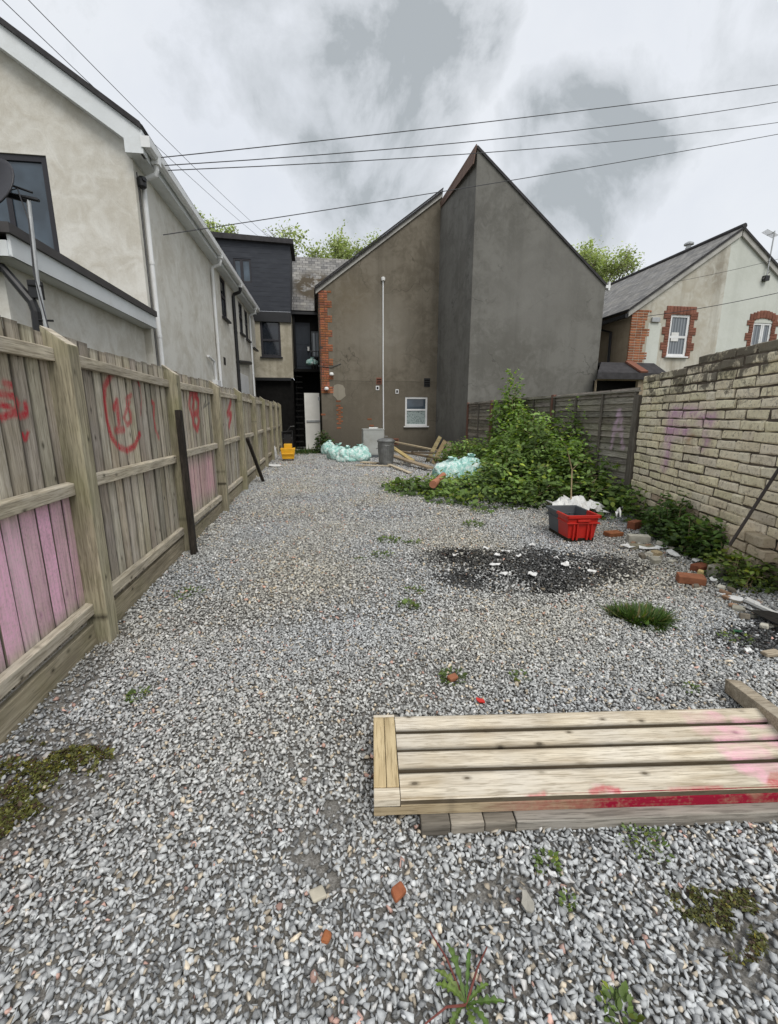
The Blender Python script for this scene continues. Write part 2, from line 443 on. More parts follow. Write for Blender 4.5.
M['anthracite'] = plain('anthracite_frame', (.022, .021, .026), .45, .4, .1)
M['capgrey'] = plain('dark_grey_capping', (.06, .056, .055), .55, .35, .15)
M['blackplastic'] = plain('black_plastic', (.012, .012, .013), .4, .45, .1)
M['black'] = plain('flat_near_black', (.010, .0095, .009), .9, .15, .3)  # even near-black for rear walls, stair, vent slots and shed back
M['roofdark'] = plain('dark_roof_felt', (.05, .048, .05), .85, .2, .25)
M['bargeboard'] = plain('grey_bargeboard', (.42, .41, .38), .7, .25, .15, dirt=(.16, .15, .13), scale=2.5)
M['vergebrown'] = plain('brown_verge', (.15, .10, .08), .85, .2, .2)
M['galv'] = plain('galvanised_steel', (.42, .43, .43), .45, .5, .15, metal=.7, scale=9)
M['binmetal'] = plain('weathered_bin_metal', (.22, .225, .22), .5, .5, .25, metal=.6, dirt=(.10, .095, .085), scale=7)
M['appliance'] = plain('scuffed_grey_enamel', (.38, .39, .37), .55, .4, .08, dirt=(.25, .24, .20), scale=3)
M['doorwhite'] = plain('off_white_door_paint', (.74, .73, .68), .6, .3, .06, dirt=(.58, .55, .48), scale=1.6)
M['doorblue'] = plain('dark_blue_door_paint', (.016, .022, .032), .5, .4, .1)
M['yellow'] = plain('yellow_plastic', (.80, .42, .02), .45, .4, .08, dirt=(.45, .25, .03))
M['red'] = plain('red_plastic', (.52, .022, .014), .42, .45, .08, dirt=(.30, .03, .02), scale=5)
M['greyplastic'] = plain('grey_plastic', (.085, .095, .105), .5, .4, .1, dirt=(.06, .06, .06), scale=5)
M['soil'] = plain('dark_compost', (.03, .026, .018), .95, .1, .5, scale=25)
M['paper'] = plain('white_scrap', (.72, .72, .70), .8, .2, .08, dirt=(.38, .36, .33), scale=12)
M['terracotta'] = plain('terracotta_pipe', (.40, .17, .10), .8, .25, .15, dirt=(.30, .22, .17))
M['concrete'] = plain('concrete_lump', (.36, .345, .30), .95, .15, .2, dirt=(.18, .165, .14), scale=12)
M['steelgrey'] = plain('dull_rod', (.05, .04, .035), .6, .4, .3)
M['cable'] = plain('black_cable', (.06, .06, .065), .6, .3, .1)
M['lampwhite'] = plain('white_lamp_housing', (.78, .78, .76), .4, .4, .04)
M['orangebag'] = plain('orange_plastic_scrap', (.75, .34, .03), .5, .4, .15)
M['greenglass'] = plain('green_glass_shard', (.02, .09, .045), .15, .6, .1)

def bagmat():
    t = NT('thin_teal_plastic', .28, .6)
    n1 = t.noise(t.pos(), 9, 5, .65, .8)
    c = t.ramp(n1, [(.3, (.16, .42, .37)), (.47, (.40, .70, .63)), (.6, (.80, .92, .88))])
    c = t.mix(t.ramp(t.noise(t.pos(), 4, 3), [(.58, 0.0), (.7, .6)]), c, (.78, .82, .78))
    t.bump(t.noise(t.pos(), 26, 4, .6, 1.5), .9, .03)
    return t.out(c)
M['bag'] = bagmat()

def leafmat(name, trans=.35, rough=.5):
    t = NT(name, rough, .3)
    c = t.attr('tint')
    t.setin(t.b.inputs['Base Color'], c)
    tr = t.n('ShaderNodeBsdfTranslucent'); t.link(t.mix(1.0, c, (1.2, 1.35, .6), 'MULTIPLY'), tr.inputs[0])
    mx = t.n('ShaderNodeMixShader'); mx.inputs[0].default_value = trans
    t.link(t.b.outputs[0], mx.inputs[1]); t.link(tr.outputs[0], mx.inputs[2])
    t.link(mx.outputs[0], t.t.nodes['Material Output'].inputs[0])
    return t.m
M['leaf'] = leafmat('leaf'); M['treeleaf'] = leafmat('spring_leaf', .4, .6); M['grass'] = leafmat('grass_blade', .3, .55)
M['bark'] = plain('bark', (.14, .115, .085), .95, .15, .35, scale=14)
M['cane'] = plain('pale_cane', (.36, .28, .17), .8, .2, .2, scale=14)
M['redstem'] = plain('red_stem', (.16, .05, .04), .6, .3, .2, scale=20)

def stonemat():
    t = NT('crushed_limestone', .75, .3)
    p = t.pos()
    c = t.attr('tint')
    c = t.mix(t.ramp(t.noise(p, 90, 4, .6), [(.4, 0.0), (.7, .55)]), c, t.mix(1.0, c, (.55, .55, .57), 'MULTIPLY'))
    c = t.mix(t.ramp(t.noise(p, 33, 3, .6), [(.60, 0.0), (.72, .35)]), c, (.58, .57, .55))
    t.bump(t.noise(p, 180, 4, .6), .35, .002)
    return t.out(c)
M['stone'] = stonemat()

BURN = [(1.60, 3.75, .40, .26), (2.0, 3.5, .45, .18), (2.05, 4.0, .70, .42), (2.60, 3.85, .50, .34), (1.55, 4.35, .42, .25), (2.95, 2.30, .35, .16)]
DIRT = [(-.08, 1.30, .07, .10), (-.02, 1.18, .05, .06), (.02, 1.42, .05, .09), (.55, 1.05, .12, .05), (-1.25, 1.75, .36, .40), (-1.42, 2.6, .12, .6), (1.2, .82, .2, .12)]
def bedmat():
    t = NT('gravel_bed', .95, .1); p = t.pos()
    vc = t.n('ShaderNodeTexVoronoi'); t.link(p, vc.inputs['Vector']); vc.inputs['Scale'].default_value = 34
    cell = t.ramp(t.sep(vc.outputs['Color'])[0], [(.0, .16), (.5, .34), (.8, .44), (1.0, .64)])
    c = t.mix(t.ramp(vc.outputs['Distance'], [(.4, 0.0), (.75, 1.0)]), cell, (.045, .042, .038))
    near = t.n('ShaderNodeMapRange'); y = t.sep(p)[1]; t.link(y, near.inputs[0])
    near.inputs[1].default_value = 4; near.inputs[2].default_value = 9; near.inputs[3].default_value = .62; near.inputs[4].default_value = 1.55
    cm = t.n('ShaderNodeVectorMath', operation='SCALE'); t.link(c, cm.inputs[0]); t.link(near.outputs[0], cm.inputs['Scale'])
    c = cm.outputs[0]
    nf = t.n('ShaderNodeMapRange'); t.link(y, nf.inputs[0]); nf.inputs[1].default_value = 3; nf.inputs[2].default_value = 7; nf.inputs[3].default_value = .85; nf.inputs[4].default_value = 0
    grit = t.ramp(t.noise(p, 130, 4, .7), [(.35, (.09, .083, .072)), (.55, (.21, .20, .18)), (.72, (.40, .39, .37))])
    c = t.mix(nf.outputs[0], c, grit)
    nz = t.noise(p, 2.4, 5, .65)
    c = t.mix(t.ramp(t.noise(p, .8, 5, .6), [(.52, 0.0), (.72, .45)]), c, (.13, .105, .075))
    for (x, yy, rx, ry) in BURN[:5]:
        m = t.math('MULTIPLY', t.spot((x, yy, 0), max(rx, ry) * 1.25), 1.9)
        m = t.math('MULTIPLY', m, t.ramp(nz, [(.38, 0.0), (.55, 1.0)]))
        c = t.mix(m, c, (.012, .012, .013))
    t.bump(vc.outputs['Distance'], -.8, .02)
    return t.out(c)
M['bed'] = bedmat()
def groundmat():
    t = NT('waste_ground', .95, .1); p = t.pos()
    c = t.mix(t.ramp(t.noise(p, .5, 6, .6), [(.4, 0.0), (.6, 1.0)]), (.10, .085, .06), (.07, .085, .035))
    return t.out(c)
M['ground'] = groundmat()
def chipmat():
    t = NT('charred_flakes', .9, .2)
    return t.out(t.attr('tint'))
M['char'] = chipmat()
def woodpale():
    return plain('pale_plastic_trim', (.66, .66, .63), .5, .35, .1)
M['trim'] = woodpale()

# ------------------------------------------------------------------ world: overcast sky with heavy grey clouds
world = bpy.data.worlds.new('World'); scene.world = world; world.use_nodes = True
def make_world():
    nt = world.node_tree; bg = nt.nodes['Background']; bg.inputs['Strength'].default_value = .1
    N = nt.nodes.new; L = nt.links.new
    sky = N('ShaderNodeTexSky'); sky.sky_type = 'NISHITA'; sky.sun_disc = False
    sky.sun_elevation = R(54); sky.sun_rotation = R(166); sky.air_density = 1.5; sky.dust_density = 3
    tc = N('ShaderNodeTexCoord'); dirn = tc.outputs['Generated']
    sp = N('ShaderNodeSeparateXYZ'); L(dirn, sp.inputs[0])
    def mth(op, a, b=0.0, clamp=False):
        n = N('ShaderNodeMath'); n.operation = op; n.use_clamp = clamp
        for s_, v in zip(n.inputs, (a, b)):
            if hasattr(v, 'node'): L(v, s_)
            else: s_.default_value = v
        return n.outputs[0]
    zz = mth('ADD', mth('MAXIMUM', sp.outputs[2], 0.0), .35)
    px, py = mth('DIVIDE', sp.outputs[0], zz), mth('DIVIDE', sp.outputs[1], zz)
    cb = N('ShaderNodeCombineXYZ'); L(px, cb.inputs[0]); L(py, cb.inputs[1])
    def nz(scale, det, rough, dist, off=0):
        n = N('ShaderNodeTexNoise'); mp = N('ShaderNodeMapping'); mp.inputs['Location'].default_value = (off, off * .7, off)
        L(dirn, mp.inputs[0]); L(mp.outputs[0], n.inputs['Vector'])
        n.inputs['Scale'].default_value = scale; n.inputs['Detail'].default_value = det; n.inputs['Roughness'].default_value = rough; n.inputs['Distortion'].default_value = dist
        return n.outputs['Fac']
    def rmp(f, stops):
        n = N('ShaderNodeValToRGB'); L(f, n.inputs[0]); cr = n.color_ramp
        while len(cr.elements) < len(stops): cr.elements.new(.5)
        for e, (p, c) in zip(cr.elements, stops): e.position = p; e.color = (c, c, c, 1) if isinstance(c, (int, float)) else (*c, 1)
        return n.outputs[0]
    n1 = nz(4.6, 8, .60, .35, 3.1); n2 = nz(1.6, 4, .5, .3, 1.7)
    def blob(px_, py_, ang):
        d = ray(px_, py_).normalized(); v = N('ShaderNodeVectorMath'); v.operation = 'DOT_PRODUCT'; L(dirn, v.inputs[0]); v.inputs[1].default_value = d
        m = N('ShaderNodeMapRange'); m.interpolation_type = 'SMOOTHSTEP'; L(v.outputs['Value'], m.inputs[0])
        m.inputs[1].default_value = math.cos(R(ang)); m.inputs[2].default_value = math.cos(R(ang * .15)); return m.outputs[0]
    bl = [(270, 35, 10, .75), (380, 60, 12, 1.0), (450, 20, 8, .75), (370, 140, 11, .9), (400, 105, 9, 1.0), (585, 185, 9, .9), (545, 130, 6, .8), (210, 75, 6, .5), (625, 200, 5, .6)]
    tot = None
    for a in bl:
        b_ = mth('MULTIPLY', blob(*a[:3]), a[3]); tot = b_ if tot is None else mth('MAXIMUM', tot, b_)
    cloud = mth('ADD', mth('MULTIPLY', tot, .40), mth('MULTIPLY', n1, 1.3))
    mask = rmp(cloud, [(.70, 0.0), (.90, .5), (1.12, .95)])
    base = rmp(mth('ADD', mth('MULTIPLY', n2, .6), mth('MULTIPLY', n1, .4)), [(.35, (8.3, 8.65, 9.3)), (.6, (9.5, 9.75, 10.1))])
    mx = N('ShaderNodeMix'); mx.data_type = 'RGBA'; L(mask, mx.inputs[0]); L(base, mx.inputs[6]); mx.inputs[7].default_value = (4.5, 4.85, 5.05, 1)
    # a little of the clear sky shows through the thin cloud
    m2 = N('ShaderNodeMix'); m2.data_type = 'RGBA'; m2.inputs[0].default_value = .12; L(mx.outputs[2], m2.inputs[6]); L(sky.outputs[0], m2.inputs[7])
    L(m2.outputs[2], bg.inputs['Color'])
make_world()
sun = bpy.data.lights.new('sun', 'SUN'); sun.energy = 2.1; sun.angle = R(30); sun.color = (1.0, .97, .92)
suno = bpy.data.objects.new('sun', sun); COL.objects.link(suno); suno.rotation_euler = (R(36), 0, R(14)); suno.location = (0, 0, 30)
scene.view_settings.view_transform = 'Standard'; scene.view_settings.look = 'None'; scene.view_settings.exposure = 0

# ------------------------------------------------------------------ ground, gravel
g = MB(); g.box(-400, 400, -400, 400, -.3, -.06); o = g.build('ground', M['ground']); tag(o, kind='structure')
g = MB(); g.add([(-1.75, -2.5, -.012), (6, -2.5, -.012), (6, 6.5, -.012), (6, 26, -.012), (-1.75, 26, -.012)], [(0, 1, 2, 3, 4)])
o = g.build('gravel_yard', M['bed']); tag(o, kind='structure')

WA, WB = Vector((4.89, 6.17, 0)), Vector((3.96, 3.02, 0))     # foot of the cream brick wall
def right_limit(y):
    w = WA.x + (y - WA.y) * (WA.x - WB.x) / (WA.y - WB.y)
    return np.where(y < 6.17, w - .03, 4.93 + (y - 6.2) * .037)

def hulls(k, n, seed):
    out = []; rr = np.random.default_rng(seed)
    for _ in range(k):
        p = rr.normal(size=(n, 3)); p /= np.linalg.norm(p, axis=1, keepdims=True)
        p *= rr.uniform(.75, 1.15, size=(n, 1)); p *= np.array([1.0, rr.uniform(.6, .9), rr.uniform(.42, .65)])
        bm = bmesh.new(); [bm.verts.new(q) for q in p]
        res = bmesh.ops.convex_hull(bm, input=bm.verts)
        bmesh.ops.delete(bm, geom=[v for v in bm.verts if not v.link_faces], context='VERTS')
        bmesh.ops.triangulate(bm, faces=bm.faces); bmesh.ops.recalc_face_normals(bm, faces=bm.faces)
        bm.verts.index_update()
        out.append((np.array([v.co[:] for v in bm.verts]), np.array([[v.index for v in f.verts] for f in bm.faces]))); bm.free()
    return out
def smooth_noise(x, y, sc, seed):
    r_ = np.random.default_rng(seed); t = 0
    for i in range(5):
        a = r_.uniform(0, 6.28); f = sc * r_.uniform(.6, 1.7); ph = r_.uniform(0, 6.28)
        t = t + np.sin((x * math.cos(a) + y * math.sin(a)) * f + ph)
    return t / 5
def ellmask(x, y, es):
    m = np.zeros_like(x)
    for (cx, cy, rx, ry) in es:
        d = ((x - cx) / rx) ** 2 + ((y - cy) / ry) ** 2; m = np.maximum(m, np.clip(1.25 - d, 0, 1))
    return m
def stones():
    bands = [(-.8, 3.0, .0135, .0127, 9), (3.0, 6.2, .0190, .0146, 8), (6.2, 11.0, .033, .019, 9), (11.0, 20.5, .075, .026, 8)]
    Vs, Fs, Cs, base = [], [], [], 0
    for bi, (y0, y1, sp, rad, npt) in enumerate(bands):
        xs = np.arange(-1.52, 5.4, sp); ys = np.arange(y0, y1, sp)
        X, Y = np.meshgrid(xs, ys); X = X.ravel() + rng.uniform(-.6, .6, X.size) * sp; Y = Y.ravel() + rng.uniform(-.6, .6, Y.size) * sp
        # only what the yard view (and a step to each side) can see
        keep = (X < right_limit(Y)) & (X > -1.5) & (np.abs(X - .16 * Y) < 1.45 * np.maximum(Y, 0) + 1.15)
        dirt = ellmask(X, Y, DIRT); keep &= rng.uniform(size=X.size) > np.clip(dirt * 1.0 + smooth_noise(X, Y, 9, 5) * .25 * (dirt > 0), 0, .55)
        thin = smooth_noise(X, Y, 2.2, 8); keep &= rng.uniform(size=X.size) > np.clip(thin - .45, 0, .25)
        X, Y = X[keep], Y[keep]; n = len(X)
        hs = hulls(14, npt, 100 + bi); pick = rng.integers(0, len(hs), n)
        S = rad * np.exp(rng.normal(0, .27, n)); S = np.clip(S, rad * .5, rad * 1.9)
        g_ = np.clip(rng.normal(.48, .11, n), .18, .78)
        C = np.stack([g_ * .975, g_ * 1.005, g_ * 1.005], 1); wm = np.clip(.5 + .9 * smooth_noise(X, Y, 2.6, 41), 0, 1)[:, None] * np.clip((Y - .8) / 2.5, 0, 1)[:, None]; C = C * (1 + wm * np.array([.10, .03, -.10]))
        u = rng.uniform(size=n)
        w = u < .05; C[w] = np.stack([rng.uniform(.55, .78, w.sum())] * 3, 1) * np.array([1, .985, .95])
        w = (u > .05) & (u < .11); C[w] *= np.array([1.18, 1.0, .78])
        w = (u > .11) & (u < .122); C[w] *= np.array([1.15, .72, .6])
        w = (u > .122) & (u < .25); C[w] *= .55
        b = ellmask(X, Y, [(q[0], q[1], q[2] * 1.35, q[3] * 1.35) for q in BURN]) * (.55 + .55 * smooth_noise(X, Y, 7, 3)); sel = rng.uniform(size=n) < np.clip(b * 1.9, 0, .95)
        C[sel] *= rng.uniform(.05, .32, (sel.sum(), 1))
        d2 = ellmask(X, Y, DIRT); C *= (1 - .25 * d2)[:, None]
        yaw = rng.uniform(0, 6.283, n); tx = rng.normal(0, .45, n); ty = rng.normal(0, .45, n)
        Z = rng.uniform(-.006, .010, n) * (sp / .024) ** .3 + .006 * smooth_noise(X, Y, 6, 2)
        cy, sy = np.cos(yaw), np.sin(yaw); cx, sx = np.cos(tx), np.sin(tx); c2, s2 = np.cos(ty), np.sin(ty)
        Rz = np.zeros((n, 3, 3)); Rz[:, 0, 0] = cy; Rz[:, 0, 1] = -sy; Rz[:, 1, 0] = sy; Rz[:, 1, 1] = cy; Rz[:, 2, 2] = 1
        Rx = np.zeros((n, 3, 3)); Rx[:, 0, 0] = 1; Rx[:, 1, 1] = cx; Rx[:, 1, 2] = -sx; Rx[:, 2, 1] = sx; Rx[:, 2, 2] = cx
        Ry = np.zeros((n, 3, 3)); Ry[:, 1, 1] = 1; Ry[:, 0, 0] = c2; Ry[:, 0, 2] = s2; Ry[:, 2, 0] = -s2; Ry[:, 2, 2] = c2
        Rm = Rx @ Ry @ Rz
        for k, (hv, hf) in enumerate(hs):
            w = np.where(pick == k)[0]
            if not len(w): continue
            V = np.einsum('nij,kj->nki', Rm[w], hv) * S[w][:, None, None] + np.stack([X[w], Y[w], Z[w]], 1)[:, None, :]
            Fk = (np.arange(len(w)) * len(hv))[:, None, None] + hf[None] + base
            base += len(w) * len(hv)
            Vs.append(V.reshape(-1, 3)); Fs.append(Fk.reshape(-1, 3)); Cs.append(np.repeat(C[w], len(hv), 0))
    o = np_obj('gravel', np.concatenate(Vs), np.concatenate(Fs), np.concatenate(Cs), M['stone'])
    tag(o, 'loose grey limestone chippings covering the whole yard', 'gravel', kind='stuff')
stones()

# ------------------------------------------------------------------ left timber fence
FX = -1.445
def seg_dist(p, a, b):
    ax, ay = a; bx, by = b; dx, dy = bx - ax, by - ay; L2 = dx * dx + dy * dy + 1e-9
    t = max(0, min(1, ((p[0] - ax) * dx + (p[1] - ay) * dy) / L2))
    return math.hypot(p[0] - ax - t * dx, p[1] - ay - t * dy)
class Paint:      # sprayed strokes on a plane: list of (polyline, half width, colour), plus filled rectangles
    def __init__(s, proj): s.st = []; s.rect = []; s.proj = proj
    def stroke(s, pts2, w, col, amt=1.0): s.st.append((pts2, w, col, amt))
    def fill(s, x0, x1, y0, y1, col, amt, soft=.05): s.rect.append((x0, x1, y0, y1, col, amt, soft))
    def __call__(s, p):
        q = s.proj(p); best = (0, 0, 0, 0)
        for (x0, x1, y0, y1, col, amt, soft) in s.rect:
            d = min(q[0] - x0, x1 - q[0], q[1] - y0, y1 - q[1]); a = amt * max(0, min(1, d / soft))
            if a > best[3]: best = (*col, a)
        for pts, w, col, amt in s.st:
            for i in range(len(pts) - 1):
                d = seg_dist(q, pts[i], pts[i + 1])
                if d < w * 1.8:
                    a = amt * max(0, min(1, (w * 1.8 - d) / (w * 1.1)))
                    if a > best[3]: best = (*col, a)
        return best
REDP = (.42, .012, .03); PINKP = (.90, .50, .68); DPINK = (.62, .05, .12)
bx = FX - .085       # board face
def fpx(pts): return [(lambda v: (v.y, v.z))(PX(a, b, bx)) for a, b in pts]
P0 = Paint(lambda p: (p.y, p.z))
P0.stroke(fpx([(-6, 392), (2, 394), (13, 396), (18, 403), (15, 413), (3, 417), (-6, 419)]), .016, REDP)
P0.stroke(fpx([(13, 411), (20, 416), (27, 414), (26, 404)]), .016, REDP)
P0.stroke(fpx([(1, 405), (10, 407)]), .014, REDP)
P0.stroke(fpx([(4, 383), (11, 385)]), .015, REDP)
P0.stroke(fpx([(23, 434), (26, 440)]), .011, REDP); P0.stroke(fpx([(28.5, 432.5), (26.5, 440)]), .010, REDP)
P0.fill(.8, 3.2, .28, 1.06, PINKP, 1.0, .10)
P1 = Paint(lambda p: (p.y, p.z))
P1.stroke(fpx([(140, 386), (136, 375), (127, 370), (118, 371), (110, 377)]), .012, REDP, .8)
P1.stroke(fpx([(110, 377), (105, 386), (104.5, 400), (107, 420), (112, 437), (119, 447), (127, 450.5), (135, 446), (140, 434)]), .021, REDP)
P1.stroke(fpx([(140, 386), (142, 400), (141, 415)]), .010, REDP, .45)
P1.stroke(fpx([(114, 408), (117, 401), (118, 415), (119.5, 428)]), .022, REDP); P1.stroke(fpx([(116, 430.5), (124, 429.5)]), .022, REDP)
P1.stroke(fpx([(131.5, 395), (127, 399), (127.5, 407), (131, 413), (131.5, 421), (127.5, 425), (124.5, 418), (127, 409), (130, 402)]), .017, REDP)
P1.stroke(fpx([(152, 402), (154, 404), (154, 418), (156, 430), (159, 438)]), .018, REDP, .9)
P1.fill(3.2, 4.6, .75, 1.3, (.55, .40, .35), .10, .15)
P2 = Paint(lambda p: (p.y, p.z))
P2.stroke(fpx([(197, 393), (190.5, 394), (189, 405), (192, 415), (198, 413), (198.5, 400), (194, 395), (193, 408), (193.5, 424), (197, 430), (199, 420), (196, 412)]), .034, REDP)
P2.stroke(fpx([(206, 401), (203.5, 408), (209, 403)]), .012, (.05, .05, .05), .8)
P2.fill(5.2, 7.05, .30, 1.02, (.82, .42, .52), .72, .2)
P3 = Paint(lambda p: (p.y, p.z))
P3.stroke(fpx([(231, 402), (227.5, 414), (231.5, 414), (229, 426)]), .05, REDP)
fence = thing('timber_fence', 'long weathered timber fence with heavy posts and red and pink spray paint, left side', 'fence', (FX, 10, 0))
post_y = [3.045 + 2.08 * k for k in range(-1, 9)]
def fence_post(y):
    m = MB(); w = .064; m.cur = tuple(random.uniform(.88, 1.08) for _ in range(1)) * 3
    x0, x1 = FX - .10, FX + .035; t = 1.952 + random.uniform(-.02, .03)
    m.hexa([(x0, y - w, -.05), (x1, y - w, -.05), (x1, y + w, -.05), (x0, y + w, -.05)], [(x0, y - w, t + .045), (x1, y - w, t - .05), (x1, y + w, t - .05), (x0, y + w, t + .045)])
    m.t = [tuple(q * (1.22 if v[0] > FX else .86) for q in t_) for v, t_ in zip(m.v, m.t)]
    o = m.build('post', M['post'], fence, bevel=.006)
    c = MB(); c.cur = (1.15, 1.15, 1.15)
    c.hexa([(x0 + .004, y - w + .004, t + .045), (x1 - .004, y - w + .004, t - .05), (x1 - .004, y + w - .004, t - .05), (x0 + .004, y + w - .004, t + .045)], [(x0 + .004, y - w + .004, t + .048), (x1 - .004, y - w + .004, t - .047), (x1 - .004, y + w - .004, t - .047), (x0 + .004, y + w - .004, t + .048)])
    c.build('cut_end', M['rail'], o)
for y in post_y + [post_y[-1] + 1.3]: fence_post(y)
paints = {0: P0, 1: P1, 2: P2, 3: P3}
for k in range(len(post_y)):
    ya = post_y[k] + .064; yb = (post_y[k + 1] if k + 1 < len(post_y) else post_y[-1] + 1.3) - .064
    pf = paints.get(k)
    m = MB(); y = ya - .02
    while y < yb:
        wd = random.uniform(.112, .134); s_ = random.uniform(.66, 1.15); m.cur = (s_ * random.uniform(.97, 1.04), s_, s_ * random.uniform(.92, 1.02))
        top = 1.97 + random.uniform(-.012, .016) + .006 * math.sin(y * 3); xx = bx + random.uniform(-.004, .003); ye = min(y + wd, yb + .02)
        if k < 7:
            tn = m.cur; bf = random.uniform(.55, 1.0); NX, NZ = 10, (130 if pf else 12); b = len(m.v); wob = random.uniform(-.004, .004)
            for jj in range(NZ + 1):
                for ii in range(NX + 1):
                    tx = (0, .03, .09, .2, .35, .5, .65, .8, .91, .97, 1)[ii]; tz = jj / NZ; e_ = min(tx, 1 - tx)
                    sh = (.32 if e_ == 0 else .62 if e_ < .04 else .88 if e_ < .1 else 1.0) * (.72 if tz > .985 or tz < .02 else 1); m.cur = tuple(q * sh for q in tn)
                    p = Vector((xx - (.005 if e_ == 0 else 0) + wob * math.sin(tz * 4), y + (ye - y) * tx, .16 + (top - .16) * tz)); q = pf(p) if pf else (0, 0, 0, 0)
                    m.vert(p, (q[0], q[1], q[2], q[3] * (bf if q[1] > .2 else 1)))
            for jj in range(NZ):
                for ii in range(NX): a = b + jj * (NX + 1) + ii; m.f.append((a, a + 1, a + NX + 2, a + NX + 1))
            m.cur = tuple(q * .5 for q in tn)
            m.add([(xx - .016, y, .16), (xx - .004, y, .16), (xx - .004, y, top), (xx - .016, y, top), (xx - .016, ye, .16), (xx - .004, ye, .16), (xx - .004, ye, top), (xx - .016, ye, top)], [(0, 1, 2, 3), (5, 4, 7, 6), (3, 2, 6, 7)])
        else: m.box(xx - .016, xx, y, ye, .16, top)
        y += wd + random.uniform(.009, .018)
    m.cur = (.10, .09, .08); m.box(bx - .034, bx - .022, ya - .02, yb + .02, .16, 1.93)  # near-black sheet added behind the boards, painting shade into the gaps
    pan = m.build('board_panel', M['board'], fence)
    for z, nm in ((1.835, 'rail'), (1.055, 'rail'), (.25, 'rail')):
        r_ = MB(); s_ = random.uniform(.92, 1.1); r_.cur = (s_, s_, s_ * .97)
        dz = random.uniform(-.015, .015); hh = .042
        x0, x1 = bx + .002, bx + .044
        r_.hexa([(x0, ya, z - hh + dz), (x1, ya, z - hh + dz), (x1, yb, z - hh - dz), (x0, yb, z - hh - dz)], [(x0, ya, z + hh + dz), (x1, ya, z + hh - .012 + dz), (x1, yb, z + hh - .012 - dz), (x0, yb, z + hh - dz)])
        r_.build('rail', M['rail'], pan, bevel=.004)
    gb = MB(); s_ = random.uniform(.9, 1.1); gb.cur = (s_, s_, s_); gb.box(bx - .01, bx + .03, ya, yb, -.03, .155 + random.uniform(-.01, .01)); gb.build('gravel_board', M['gravelboard'], fence, bevel=.004)

def stake(p, q, w, label):
    m = MB(); m.bar(p, q, w, w * .8, (1, 0, 0)); o = m.build('timber_stake', M['darkstake'], bevel=.004)
    tag(o, label, 'stake')
a_ = PX(191, 551, -1.40); b_ = PX(182, 410, -1.44); b_.y = a_.y + .16
stake((a_.x + .03, a_.y, -.01), (-1.425, a_.y + .15, 1.55), .075, 'tall black stained timber stake leaning on second fence post')
stake((-1.22, 10.35, -.01), (-1.43, 9.75, 1.02), .075, 'short dark timber stake slanting against the far fence')

# ------------------------------------------------------------------ pale rendered terrace on the left
TR = R(-1.6)                                     # the terrace is turned a little off the fence line
C0 = Vector((-2.66, 8.36, 0))
terr = thing('rendered_terrace', 'long pale rendered two storey terrace with white gutter and downpipes behind timber fence', 'building', C0, rotz=TR)
Mw = WOFF[terr.name]
def TL(x, y, z): return Mw @ Vector((x, y, z))     # local -> world (x right, y along the alley)
e1, e2 = TL(0, 0, 0), TL(0, 10, 0)
def TW(px, py, x=0.0):                              # pixel -> local (y,z) on the side wall
    a, b = TL(x, 0, 0), TL(x, 10, 0)
    v = Mw.inverted() @ PL(px, py, (a.x, a.y), (b.x, b.y)); return v.y, v.z
EZ = 5.70; LEN = 10.9
wins = []
for (xa, xb, yt, yb_) in [(219.3, 224.6, 276, 316), (238, 241.6, 301, 332), (244, 247, 309, 338), (251, 254.3, 318, 347)]:
    ya, _ = TW(xa, yt); ybb, _ = TW(xb, yt); _, z1 = TW((xa + xb) / 2, yt + 1.5); _, z0 = TW((xa + xb) / 2, yb_)
    wins.append((ya, ybb, z0, z1))
m = MB()
holes = [[TL(0, a, z0), TL(0, b, z0), TL(0, b, z1), TL(0, a, z1)] for a, b, z0, z1 in wins]
m.wall([TL(0, 0, -.2), TL(0, LEN, -.2), TL(0, LEN, EZ), TL(0, 0, EZ)], holes, (-.1, 0, 0))
# gable end facing the yard
rise = math.tan(R(33.5)); W = 7.0
gx0, gx1, gz0, gz1 = -1.83, -1.27, 3.2, 5.36
gh = [[TL(-3.1, 0, 3.15), TL(-1.22, 0, 3.15), TL(-1.22, 0, 5.33), TL(-3.1, 0, 5.33)]]
m.wall([TL(0, 0, -.2), TL(0, 0, EZ), TL(-W / 2, 0, EZ + W / 2 * rise), TL(-W, 0, EZ), TL(-W, 0, -.2)], gh, TL(0, .12, 0) - TL(0, 0, 0))
m.add([TL(-W, 0, -.2), TL(-W, LEN, -.2), TL(-W, LEN, EZ), TL(-W, 0, EZ)], [(0, 1, 2, 3)])
m.add([TL(0, LEN, -.2), TL(-W, LEN, -.2), TL(-W, LEN, EZ), TL(-W / 2, LEN, EZ + W / 2 * rise), TL(0, LEN, EZ)], [(0, 1, 2, 3, 4)])
m.build('wall', M['whitewall'], terr)
def tbox(mb, x0, x1, y0, y1, z0, z1):
    return mb.hexa([TL(x0, y0, z0), TL(x1, y0, z0), TL(x1, y1, z0), TL(x0, y1, z0)], [TL(x0, y0, z1), TL(x1, y0, z1), TL(x1, y1, z1), TL(x0, y1, z1)])
# corner bead pilaster seen as a smooth strip
m = MB(); tbox(m, -.13, .012, -.012, .10, -.1, EZ - .05); m.build('corner_render_strip', M['whitewall'], terr)
